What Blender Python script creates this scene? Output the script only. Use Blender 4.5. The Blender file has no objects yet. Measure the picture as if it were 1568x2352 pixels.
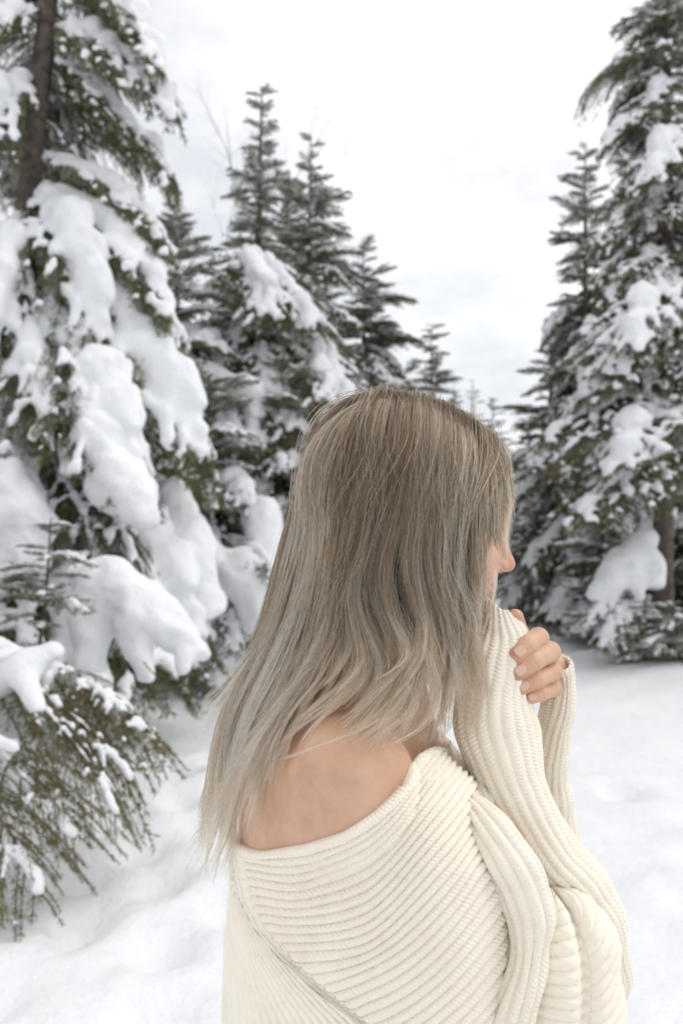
import bpy, math
import numpy as np
from mathutils import Vector, Matrix

# ------------------------------------------------------------------ camera, sky, sun, exposure
scene = bpy.context.scene
CAM_Z = 1.5
FPX = 1960.0                       # focal length in pixels of the 1568 x 2352 photograph grid
PITCH = math.atan((1190 - 1176) / FPX)
cam_data = bpy.data.cameras.new("camera")
cam_data.lens = 30.0
cam_data.sensor_width = 36.0
cam_data.clip_start = 0.05
cam_data.clip_end = 3000.0
cam_data.dof.use_dof = True
cam_data.dof.focus_distance = 0.79
cam_data.dof.aperture_fstop = 6.7
cam = bpy.data.objects.new("camera", cam_data)
scene.collection.objects.link(cam)
cam.location = (0, 0, CAM_Z)
cam.rotation_euler = (math.pi / 2 + PITCH, 0, 0)
scene.camera = cam

SUN_EL, SUN_AZ = math.radians(52), math.radians(78)   # azimuth from +Y towards +X
world = bpy.data.worlds.new("World")
scene.world = world
world.use_nodes = True
wn, wl = world.node_tree.nodes, world.node_tree.links
wn.clear()
w_out = wn.new("ShaderNodeOutputWorld")
w_bg = wn.new("ShaderNodeBackground")
w_bg.inputs["Strength"].default_value = 0.1
w_sky = wn.new("ShaderNodeTexSky")
w_sky.sky_type = 'NISHITA'
w_sky.sun_disc = False
w_sky.sun_elevation = SUN_EL
w_sky.sun_rotation = SUN_AZ
w_tc = wn.new("ShaderNodeTexCoord")
w_map = wn.new("ShaderNodeMapping")
w_map.inputs["Scale"].default_value = (1.0, 1.0, 2.0)
w_map.inputs["Location"].default_value = (0.35, 0.1, 0.2)
w_n1 = wn.new("ShaderNodeTexNoise")
w_n1.inputs["Scale"].default_value = 2.6
w_n1.inputs["Detail"].default_value = 6
w_n1.inputs["Roughness"].default_value = 0.55
w_ramp = wn.new("ShaderNodeValToRGB")
w_ramp.color_ramp.elements[0].position = 0.40
w_ramp.color_ramp.elements[0].color = (6.3, 6.45, 6.75, 1)
w_ramp.color_ramp.elements[1].position = 0.57
w_ramp.color_ramp.elements[1].color = (9.0, 9.0, 9.05, 1)
w_mix = wn.new("ShaderNodeMix")
w_mix.data_type = 'RGBA'
w_mix.inputs["Factor"].default_value = 0.94
wl.new(w_tc.outputs["Generated"], w_map.inputs["Vector"])
wl.new(w_map.outputs["Vector"], w_n1.inputs["Vector"])
wl.new(w_n1.outputs["Fac"], w_ramp.inputs["Fac"])
wl.new(w_sky.outputs["Color"], w_mix.inputs["A"])
wl.new(w_ramp.outputs["Color"], w_mix.inputs["B"])
wl.new(w_mix.outputs["Result"], w_bg.inputs["Color"])
wl.new(w_bg.outputs["Background"], w_out.inputs["Surface"])

sun_data = bpy.data.lights.new("sun", 'SUN')
sun_data.energy = 0.9
sun_data.angle = math.radians(35)
sun_data.color = (1.0, 0.96, 0.90)
sun = bpy.data.objects.new("sun", sun_data)
scene.collection.objects.link(sun)
_sd = Vector((math.cos(SUN_EL) * math.sin(SUN_AZ), math.cos(SUN_EL) * math.cos(SUN_AZ), math.sin(SUN_EL)))
sun.rotation_euler = _sd.to_track_quat('Z', 'Y').to_euler()
sun.location = (-5, 5, 12)

scene.view_settings.view_transform = 'Standard'
scene.view_settings.look = 'None'
scene.view_settings.exposure = 0.43
scene.view_settings.gamma = 1.0
scene.view_settings.use_curve_mapping = False
scene.cycles.use_denoising = True
scene.cycles.max_bounces = 8
scene.cycles.diffuse_bounces = 4
scene.cycles.glossy_bounces = 4
scene.cycles.transmission_bounces = 6
scene.cycles.transparent_max_bounces = 8

# ------------------------------------------------------------------ helpers
COL = scene.collection
RNG = np.random.default_rng(11)


def W(px, py, d):
    """point at depth d (metres along the lens axis) seen at pixel (px, py) of the photograph"""
    px, py, d = np.broadcast_arrays(np.asarray(px, float), np.asarray(py, float), np.asarray(d, float))
    x = (px - 784.0) / FPX * d
    z = (1176.0 - py) / FPX * d
    c, s = math.cos(PITCH), math.sin(PITCH)
    return np.stack([x, d * c - z * s, CAM_Z + z * c + d * s], -1)


def smooth01(a, b, x):
    t = np.clip((x - a) / (b - a), 0, 1)
    return t * t * (3 - 2 * t)


_LAT = np.random.default_rng(3).random((32, 32, 32)).astype(np.float32)


def vnoise(p, scale=1.0, octaves=1, seed=0.0):
    """smooth lattice noise, about -1..1"""
    p = np.asarray(p, float) * scale + seed * 7.31 + 100.0
    out = np.zeros(p.shape[:-1])
    amp = 1.0
    for o in range(octaves):
        i = np.floor(p).astype(int)
        f = p - i
        f = f * f * (3 - 2 * f)
        i0 = i & 31
        i1 = (i + 1) & 31
        c = 0
        for dx in (0, 1):
            wx = f[..., 0] if dx else 1 - f[..., 0]
            ix = (i1 if dx else i0)[..., 0]
            for dy in (0, 1):
                wy = f[..., 1] if dy else 1 - f[..., 1]
                iy = (i1 if dy else i0)[..., 1]
                for dz in (0, 1):
                    wz = f[..., 2] if dz else 1 - f[..., 2]
                    iz = (i1 if dz else i0)[..., 2]
                    c = c + _LAT[ix, iy, iz] * wx * wy * wz
        out += amp * (c * 2 - 1)
        amp *= 0.5
        p = p * 2.03 + 11.7
    return out


def new_mesh(name, v, f, mat=None, smooth=True, attrs=None):
    me = bpy.data.meshes.new(name)
    v = np.ascontiguousarray(v, dtype=np.float32)
    f = np.ascontiguousarray(f, dtype=np.int32)
    me.vertices.add(len(v))
    me.vertices.foreach_set("co", v.ravel())
    nf, k = f.shape
    me.loops.add(nf * k)
    me.loops.foreach_set("vertex_index", f.ravel())
    me.polygons.add(nf)
    me.polygons.foreach_set("loop_start", np.arange(0, nf * k, k, dtype=np.int32))
    me.polygons.foreach_set("use_smooth", np.full(nf, bool(smooth)))
    me.update(calc_edges=True)
    for an, av in (attrs or {}).items():
        a = me.attributes.new(an, 'FLOAT', 'POINT')
        a.data.foreach_set("value", np.ascontiguousarray(av, dtype=np.float32).ravel())
    if mat:
        me.materials.append(mat)
    return me


def add_obj(name, data, parent=None, matrix=None, world_verts=False):
    o = bpy.data.objects.new(name, data)
    COL.objects.link(o)
    if parent is not None:
        o.parent = parent
        if world_verts:
            o.matrix_parent_inverse = Matrix.Translation(-parent.location)
    if matrix is not None:
        o.matrix_basis = matrix
    return o


def thing(name, loc, label, category, group=None):
    o = bpy.data.objects.new(name, None)
    COL.objects.link(o)
    o.location = loc
    o.empty_display_size = 0.1
    o["label"] = label
    o["category"] = category
    if group:
        o["group"] = group
    return o


def grid_faces(nu, nv, closed_u=False):
    """faces for a (nu, nv) grid of vertices, index = i * nv + j"""
    i = np.arange(nu if closed_u else nu - 1)
    j = np.arange(nv - 1)
    I, J = np.meshgrid(i, j, indexing='ij')
    I2 = (I + 1) % nu
    return np.stack([I * nv + J, I2 * nv + J, I2 * nv + J + 1, I * nv + J + 1], -1).reshape(-1, 4)


def grid_normals(P, closed_u=False):
    if closed_u:
        du = np.roll(P, -1, 0) - np.roll(P, 1, 0)
    else:
        du = np.gradient(P, axis=0)
    dv = np.gradient(P, axis=1)
    n = np.cross(du, dv)
    return n / np.maximum(np.linalg.norm(n, axis=-1, keepdims=True), 1e-9)


# --- signed distance shapes -------------------------------------------------
def sd_ell(p, c, r, R=None):
    q = p - np.asarray(c)
    if R is not None:
        q = q @ R
    r = np.asarray(r, float)
    k0 = np.linalg.norm(q / r, axis=-1)
    k1 = np.linalg.norm(q / (r * r), axis=-1)
    return k0 * (k0 - 1.0) / np.maximum(k1, 1e-9)


def sd_cone(p, a, b, ra, rb):
    a = np.asarray(a, float)
    b = np.asarray(b, float)
    ba = b - a
    t = np.clip(((p - a) @ ba) / max(ba @ ba, 1e-12), 0, 1)
    return np.linalg.norm(p - a - t[..., None] * ba, axis=-1) - (ra + (rb - ra) * t)


def smin(a, b, k):
    h = np.clip(0.5 + 0.5 * (b - a) / k, 0, 1)
    return b + (a - b) * h - k * h * (1 - h)


def smax(a, b, k):
    return -smin(-a, -b, k)


def make_grid(lo, hi, h):
    lo = np.asarray(lo, float)
    n = np.ceil((np.asarray(hi, float) - lo) / h).astype(int) + 1
    ax = [lo[i] + h * np.arange(n[i]) for i in range(3)]
    G = np.stack(np.meshgrid(*ax, indexing='ij'), -1)
    return G, lo


def surface_nets(f, lo, h):
    """isosurface f = 0 -> vertices, quads"""
    s = f < 0
    nx, ny, nz = f.shape
    cs = np.zeros((nx - 1, ny - 1, nz - 1), np.uint8)
    for dx in (0, 1):
        for dy in (0, 1):
            for dz in (0, 1):
                cs += s[dx:nx - 1 + dx, dy:ny - 1 + dy, dz:nz - 1 + dz]
    act = (cs > 0) & (cs < 8)
    idx = np.full(act.shape, -1, np.int64)
    ii = np.argwhere(act)
    idx[act] = np.arange(len(ii))
    acc = np.zeros((len(ii), 3))
    cnt = np.zeros(len(ii))
    corners = [(0, 0, 0), (1, 0, 0), (0, 1, 0), (1, 1, 0), (0, 0, 1), (1, 0, 1), (0, 1, 1), (1, 1, 1)]
    edges = [(0, 1), (2, 3), (4, 5), (6, 7), (0, 2), (1, 3), (4, 6), (5, 7), (0, 4), (1, 5), (2, 6), (3, 7)]
    vals = [f[ii[:, 0] + c[0], ii[:, 1] + c[1], ii[:, 2] + c[2]] for c in corners]
    for a, b in edges:
        fa, fb = vals[a], vals[b]
        m = (fa < 0) != (fb < 0)
        t = np.where(m, fa / np.where(m, fa - fb, 1), 0)
        ca, cb = np.array(corners[a], float), np.array(corners[b], float)
        acc += np.where(m[:, None], ca + t[:, None] * (cb - ca), 0)
        cnt += m
    v = lo + h * (ii + acc / cnt[:, None])
    faces = []
    # x edges
    for axis in range(3):
        sl0 = [slice(None)] * 3
        sl1 = [slice(None)] * 3
        sl0[axis] = slice(0, -1)
        sl1[axis] = slice(1, None)
        ch = s[tuple(sl0)] != s[tuple(sl1)]
        o1, o2 = [(1, 2), (2, 0), (0, 1)][axis]
        e = np.argwhere(ch)
        ok = (e[:, o1] > 0) & (e[:, o2] > 0) & (e[:, o1] < f.shape[o1] - 1) & (e[:, o2] < f.shape[o2] - 1)
        e = e[ok]
        inside = s[e[:, 0], e[:, 1], e[:, 2]]
        q = []
        for d1, d2 in ((-1, -1), (0, -1), (0, 0), (-1, 0)):
            c = e.copy()
            c[:, o1] += d1
            c[:, o2] += d2
            q.append(idx[c[:, 0], c[:, 1], c[:, 2]])
        q = np.stack(q, -1)
        q[~inside] = q[~inside][:, ::-1]
        faces.append(q)
    return v, np.concatenate(faces)


def relax(v, f, n=1, w=0.5):
    """Laplacian smoothing of a quad mesh"""
    e = np.concatenate([f[:, [0, 1]], f[:, [1, 2]], f[:, [2, 3]], f[:, [3, 0]]])
    for _ in range(n):
        acc = np.zeros_like(v)
        cnt = np.zeros(len(v))
        for k in range(3):
            acc[:, k] = np.bincount(e[:, 0], v[e[:, 1], k], len(v)) + np.bincount(e[:, 1], v[e[:, 0], k], len(v))
        cnt = np.bincount(e[:, 0], minlength=len(v)) + np.bincount(e[:, 1], minlength=len(v))
        v = v + w * (acc / np.maximum(cnt, 1)[:, None] - v)
    return v


def catmull(pts, n):
    """dense Catmull-Rom polyline through pts"""
    p = np.asarray(pts, float)
    p = np.vstack([2 * p[0] - p[1], p, 2 * p[-1] - p[-2]])
    m = len(p) - 3
    t = np.linspace(0, m - 1e-6, n)
    i = np.floor(t).astype(int)
    f = (t - i)[:, None]
    a, b, c, d = p[i], p[i + 1], p[i + 2], p[i + 3]
    return 0.5 * (2 * b + (c - a) * f + (2 * a - 5 * b + 4 * c - d) * f ** 2 + (3 * b - a - 3 * c + d) * f ** 3)


# ------------------------------------------------------------------ materials
def mat_new(name):
    m = bpy.data.materials.new(name)
    m.use_nodes = True
    nt = m.node_tree
    b = nt.nodes["Principled BSDF"]
    return m, nt, b


def n_noise(nt, scale, detail=4, rough=0.55, coord="Object"):
    tc = nt.nodes.new("ShaderNodeTexCoord")
    n = nt.nodes.new("ShaderNodeTexNoise")
    n.inputs["Scale"].default_value = scale
    n.inputs["Detail"].default_value = detail
    n.inputs["Roughness"].default_value = rough
    nt.links.new(tc.outputs[coord], n.inputs["Vector"])
    return n


def n_ramp(nt, src, stops):
    r = nt.nodes.new("ShaderNodeValToRGB")
    el = r.color_ramp.elements
    while len(el) < len(stops):
        el.new(0.5)
    for e, (p, c) in zip(el, stops):
        e.position = p
        e.color = (*c, 1)
    nt.links.new(src, r.inputs["Fac"])
    return r


def n_bump(nt, b, src, strength, dist):
    bp = nt.nodes.new("ShaderNodeBump")
    bp.inputs["Strength"].default_value = strength
    bp.inputs["Distance"].default_value = dist
    nt.links.new(src, bp.inputs["Height"])
    nt.links.new(bp.outputs["Normal"], b.inputs["Normal"])
    return bp


def n_math(nt, op, a, b=None):
    m = nt.nodes.new("ShaderNodeMath")
    m.operation = op
    for i, s in enumerate((a, b)):
        if s is None:
            continue
        if isinstance(s, (int, float)):
            m.inputs[i].default_value = s
        else:
            nt.links.new(s, m.inputs[i])
    return m.outputs[0]


def n_attr(nt, name):
    a = nt.nodes.new("ShaderNodeAttribute")
    a.attribute_name = name
    return a


def make_materials():
    M = {}
    m, nt, b = mat_new("snow")
    n = n_noise(nt, 9, 6, 0.6)
    r = n_ramp(nt, n.outputs["Fac"], [(0.3, (0.775, 0.79, 0.815)), (0.7, (0.825, 0.832, 0.845))])
    nt.links.new(r.outputs["Color"], b.inputs["Base Color"])
    b.inputs["Roughness"].default_value = 0.75
    b.inputs["Specular IOR Level"].default_value = 0.25
    n2 = n_noise(nt, 60, 5, 0.65)
    n3 = n_noise(nt, 11, 4, 0.6)
    hh = n_math(nt, 'ADD', n_math(nt, 'MULTIPLY', n2.outputs["Fac"], 0.3), n3.outputs["Fac"])
    n_bump(nt, b, hh, 0.45, 0.05)
    M['snow'] = m

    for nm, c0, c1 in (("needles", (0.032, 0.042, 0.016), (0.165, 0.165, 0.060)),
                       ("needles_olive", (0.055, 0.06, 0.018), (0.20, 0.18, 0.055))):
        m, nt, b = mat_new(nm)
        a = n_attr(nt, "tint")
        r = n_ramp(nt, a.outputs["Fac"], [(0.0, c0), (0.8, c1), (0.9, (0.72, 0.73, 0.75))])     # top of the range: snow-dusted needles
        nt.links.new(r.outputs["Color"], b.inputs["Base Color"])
        b.inputs["Roughness"].default_value = 0.55
        M[nm] = m

    m, nt, b = mat_new("bark")
    n = n_noise(nt, 14, 6, 0.65)
    r = n_ramp(nt, n.outputs["Fac"], [(0.3, (0.045, 0.036, 0.03)), (0.7, (0.17, 0.14, 0.115))])
    nt.links.new(r.outputs["Color"], b.inputs["Base Color"])
    b.inputs["Roughness"].default_value = 0.9
    n_bump(nt, b, n.outputs["Fac"], 0.8, 0.03)
    M['bark'] = m

    m, nt, b = mat_new("twig_bark")
    b.inputs["Base Color"].default_value = (0.12, 0.085, 0.06, 1)
    b.inputs["Roughness"].default_value = 0.9
    M['twig'] = m

    m, nt, b = mat_new("skin")
    n = n_noise(nt, 22, 5, 0.6)
    r = n_ramp(nt, n.outputs["Fac"], [(0.28, (0.50, 0.29, 0.19)), (0.5, (0.60, 0.375, 0.255)), (0.72, (0.67, 0.44, 0.315))])
    # ruddy nose, lips and fingertips, stored on the mesh
    a = n_attr(nt, "ruddy")
    mx = nt.nodes.new("ShaderNodeMix")
    mx.data_type = 'RGBA'
    mx.inputs["B"].default_value = (0.56, 0.235, 0.165, 1)
    nt.links.new(a.outputs["Fac"], mx.inputs["Factor"])
    nt.links.new(r.outputs["Color"], mx.inputs["A"])
    nt.links.new(mx.outputs["Result"], b.inputs["Base Color"])
    b.inputs["Roughness"].default_value = 0.48
    b.inputs["Specular IOR Level"].default_value = 0.4
    b.inputs["Subsurface Weight"].default_value = 0.25
    b.inputs["Subsurface Radius"].default_value = (1.0, 0.35, 0.2)
    b.inputs["Subsurface Scale"].default_value = 0.006
    n2 = n_noise(nt, 900, 3, 0.6)
    n_bump(nt, b, n2.outputs["Fac"], 0.3, 0.0008)
    M['skin'] = m

    m, nt, b = mat_new("fingernail")
    b.inputs["Base Color"].default_value = (0.62, 0.395, 0.305, 1)
    b.inputs["Roughness"].default_value = 0.22
    M['nail'] = m

    m, nt, b = mat_new("eye")
    b.inputs["Base Color"].default_value = (0.75, 0.72, 0.68, 1)
    b.inputs["Roughness"].default_value = 0.1
    M['eye'] = m

    # knitted wool: rv = rib coordinate (one rib per unit), ru = stitches along the rib
    m, nt, b = mat_new("cream_knit")
    rv = n_attr(nt, "rv").outputs["Fac"]
    ru = n_attr(nt, "ru").outputs["Fac"]
    fr = n_math(nt, 'FRACT', rv)
    sdist = n_math(nt, 'ABSOLUTE', n_math(nt, 'SUBTRACT', fr, 0.5))          # 0 on the ridge .. 0.5 in the groove
    ph = n_math(nt, 'ADD', ru, n_math(nt, 'MULTIPLY', sdist, 1.3))
    st = n_math(nt, 'SINE', n_math(nt, 'MULTIPLY', ph, 2 * math.pi))
    fz = n_noise(nt, 420, 4, 0.7)
    h = n_math(nt, 'ADD', n_math(nt, 'MULTIPLY', st, 0.5), n_math(nt, 'MULTIPLY', fz.outputs["Fac"], 0.7))
    n_bump(nt, b, h, 0.6, 0.0011)
    n = n_noise(nt, 14, 4, 0.6)
    r = n_ramp(nt, n.outputs["Fac"], [(0.3, (0.87, 0.80, 0.675)), (0.7, (0.91, 0.855, 0.745))])
    nt.links.new(r.outputs["Color"], b.inputs["Base Color"])
    b.inputs["Roughness"].default_value = 0.95
    b.inputs["Specular IOR Level"].default_value = 0.1
    b.inputs["Sheen Weight"].default_value = 0.25
    b.inputs["Sheen Roughness"].default_value = 0.6
    M['knit'] = m

    m, nt, b = mat_new("wool_fibre")
    b.inputs["Base Color"].default_value = (0.86, 0.80, 0.69, 1)
    b.inputs["Roughness"].default_value = 0.9
    M['fuzz'] = m

    m, nt, b = mat_new("dark_denim")
    n = n_noise(nt, 90, 4, 0.6)
    r = n_ramp(nt, n.outputs["Fac"], [(0.3, (0.03, 0.035, 0.05)), (0.7, (0.06, 0.07, 0.095))])
    nt.links.new(r.outputs["Color"], b.inputs["Base Color"])
    b.inputs["Roughness"].default_value = 0.9
    M['denim'] = m

    m = bpy.data.materials.new("ash_blonde_hair")
    m.use_nodes = True
    nt = m.node_tree
    nt.nodes.remove(nt.nodes["Principled BSDF"])
    hb = nt.nodes.new("ShaderNodeBsdfHairPrincipled")
    hb.parametrization = 'COLOR'
    a = n_attr(nt, "hair_colour")
    nt.links.new(a.outputs["Color"], hb.inputs["Color"])
    hb.inputs["Roughness"].default_value = 0.38
    hb.inputs["Radial Roughness"].default_value = 0.45
    hb.inputs["Coat"].default_value = 0.0
    hb.inputs["IOR"].default_value = 1.36
    nt.links.new(hb.outputs[0], nt.nodes["Material Output"].inputs["Surface"])
    M['hair'] = m
    return M


MAT = make_materials()
# ------------------------------------------------------------------ snow ground
FOOT = [(-0.95, 5.0), (-0.75, 5.25), (-0.62, 4.75), (-0.42, 4.95), (-0.3, 4.45), (-0.75, 3.55), (-0.45, 3.3), (-0.62, 2.95),
        (-1.1, 4.2), (-0.9, 3.9), (1.35, 3.2), (1.55, 3.6), (1.4, 2.85), (1.75, 4.1), (1.2, 5.2), (1.6, 2.7), (-0.35, 1.1), (-0.7, 1.3), (-0.55, 2.5), (-0.95, 3.1), (-1.05, 2.6), (-0.85, 4.55), (-0.25, 3.9), (-0.1, 5.6), (0.75, 1.4), (1.05, 1.9), (1.0, 2.3), (1.5, 4.6), (0.95, 6.4), (1.3, 7.2)]


def ground_z(x, y):
    x = np.asarray(x, float)
    y = np.asarray(y, float)
    p = np.stack([x, y, np.zeros_like(x)], -1)
    near = np.exp(-((y - 5) / 30.0) ** 2)
    z = 0.035 * vnoise(p, 0.7, 2, 1.0) * near + 0.026 * vnoise(p, 2.6, 3, 2.0) * near
    z += 0.5 * vnoise(p, 0.05, 2, 4.0) * smooth01(30, 120, np.hypot(x, y))
    # banks under the trees on both sides of the track
    z += 0.22 * smooth01(-0.9, -2.6, x - 0.02 * (y - 6)) * smooth01(3, 6, y) + 0.18 * smooth01(2.2, 4.2, x) * smooth01(5, 9, y)
    for fx, fy in FOOT:
        q = ((x - fx) / 0.11) ** 2 + ((y - fy) / 0.17) ** 2
        z += -0.075 * np.exp(-q * 1.3) + 0.028 * np.exp(-((np.sqrt(q) - 1.5) ** 2) * 3)
    return z


def build_ground():
    n = 420
    t = np.linspace(-1, 1, n)
    s = np.sinh(t * 6.6) / math.sinh(6.6)
    X, Y = np.meshgrid(s * 900, s * 900 + 4.5, indexing='ij')
    Z = ground_z(X, Y)
    v = np.stack([X, Y, Z], -1).reshape(-1, 3)
    f = grid_faces(n, n)
    o = add_obj("snow_ground", new_mesh("snow_ground", v, f, MAT['snow']))
    o["label"] = "trodden white snow covering the track and forest floor"
    o["kind"] = "structure"


build_ground()


# ------------------------------------------------------------------ spruce boughs (shared meshes)
def tri_needles(seg_a, seg_d, seg_l, pitch, nlen, nwid, rng, tint, frost=0.3):
    """needle triangles along straight twig pieces"""
    cnt = np.maximum((seg_l / pitch).astype(int), 1) * 3
    i = np.repeat(np.arange(len(seg_l)), cnt)
    n = len(i)
    t = rng.random(n) * seg_l[i]
    d = seg_d[i]
    base = seg_a[i] + d * t[:, None]
    r = rng.normal(size=(n, 3))
    r -= (r * d).sum(1)[:, None] * d
    r /= np.linalg.norm(r, axis=1)[:, None] + 1e-9
    nd = d * 0.62 + r * 0.78
    w = np.cross(nd, rng.normal(size=(n, 3)))
    w /= np.linalg.norm(w, axis=1)[:, None] + 1e-9
    L = nlen * rng.uniform(0.7, 1.15, n)[:, None]
    v = np.stack([base - w * nwid / 2, base + w * nwid / 2, base + nd * L], 1).reshape(-1, 3)
    tn = 0.8 * np.clip(tint[i] + rng.normal(0, 0.12, n), 0, 1)
    patch = rng.random(len(seg_l))[i] < 0.65
    tn = np.where((nd[:, 2] > 0.15) & patch & (rng.random(n) < frost * 1.6), 1.0, tn)
    tt = np.repeat(tn, 3)
    return v, tt


def twig_tubes(lines, radii):
    """three-sided tapered tubes for a list of polylines"""
    V, F, off = [], [], 0
    for pts, (r0, r1) in zip(lines, radii):
        n = len(pts)
        T = np.gradient(pts, axis=0)
        T /= np.linalg.norm(T, axis=1)[:, None] + 1e-9
        A = np.cross(T, [0.13, 0.2, 0.97])
        A /= np.linalg.norm(A, axis=1)[:, None] + 1e-9
        B = np.cross(T, A)
        rr = np.linspace(r0, r1, n)[:, None]
        ring = np.stack([pts + rr * (math.cos(a) * A + math.sin(a) * B) for a in (0, 2.094, 4.189)], 0)
        V.append(ring.reshape(-1, 3))
        F.append(grid_faces(3, n, True) + off)
        off += 3 * n
    return np.concatenate(V), np.concatenate(F)


def snow_from_capsules(caps, h, k, noise_amp, noise_scale, seed, under=2.6, pad=0.06):
    """snow lying on a list of (a, b, ra, rb) pieces: round above, thin below"""
    A = np.array([c[0] for c in caps])
    B = np.array([c[1] for c in caps])
    R = max(max(c[2], c[3]) for c in caps)
    lo = np.minimum(A.min(0), B.min(0)) - R - pad
    hi = np.maximum(A.max(0), B.max(0)) + R + pad
    G, lo = make_grid(lo, hi, h)
    D = np.full(G.shape[:3], 1.0)
    for a, b, ra, rb in caps:
        m = max(ra, rb) + k + 2 * h
        i0 = np.maximum(np.floor((np.minimum(a, b) - m - lo) / h).astype(int), 0)
        i1 = np.minimum(np.ceil((np.maximum(a, b) + m - lo) / h).astype(int) + 1, D.shape)
        sl = tuple(slice(i0[q], i1[q]) for q in range(3))
        g = G[sl]
        ba = b - a
        t = np.clip(((g - a) @ ba) / max(ba @ ba, 1e-12), 0, 1)
        dv = g - a - t[..., None] * ba
        dz = dv[..., 2]
        dv[..., 2] = np.where(dz < 0, dz * under, dz)
        d = np.linalg.norm(dv, axis=-1) - (ra + (rb - ra) * t)
        D[sl] = smin(D[sl], d, k)
    D += noise_amp * vnoise(G, noise_scale, 3, seed)
    v, f = surface_nets(D, lo, h)
    return relax(v, f, 1, 0.5), f


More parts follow.
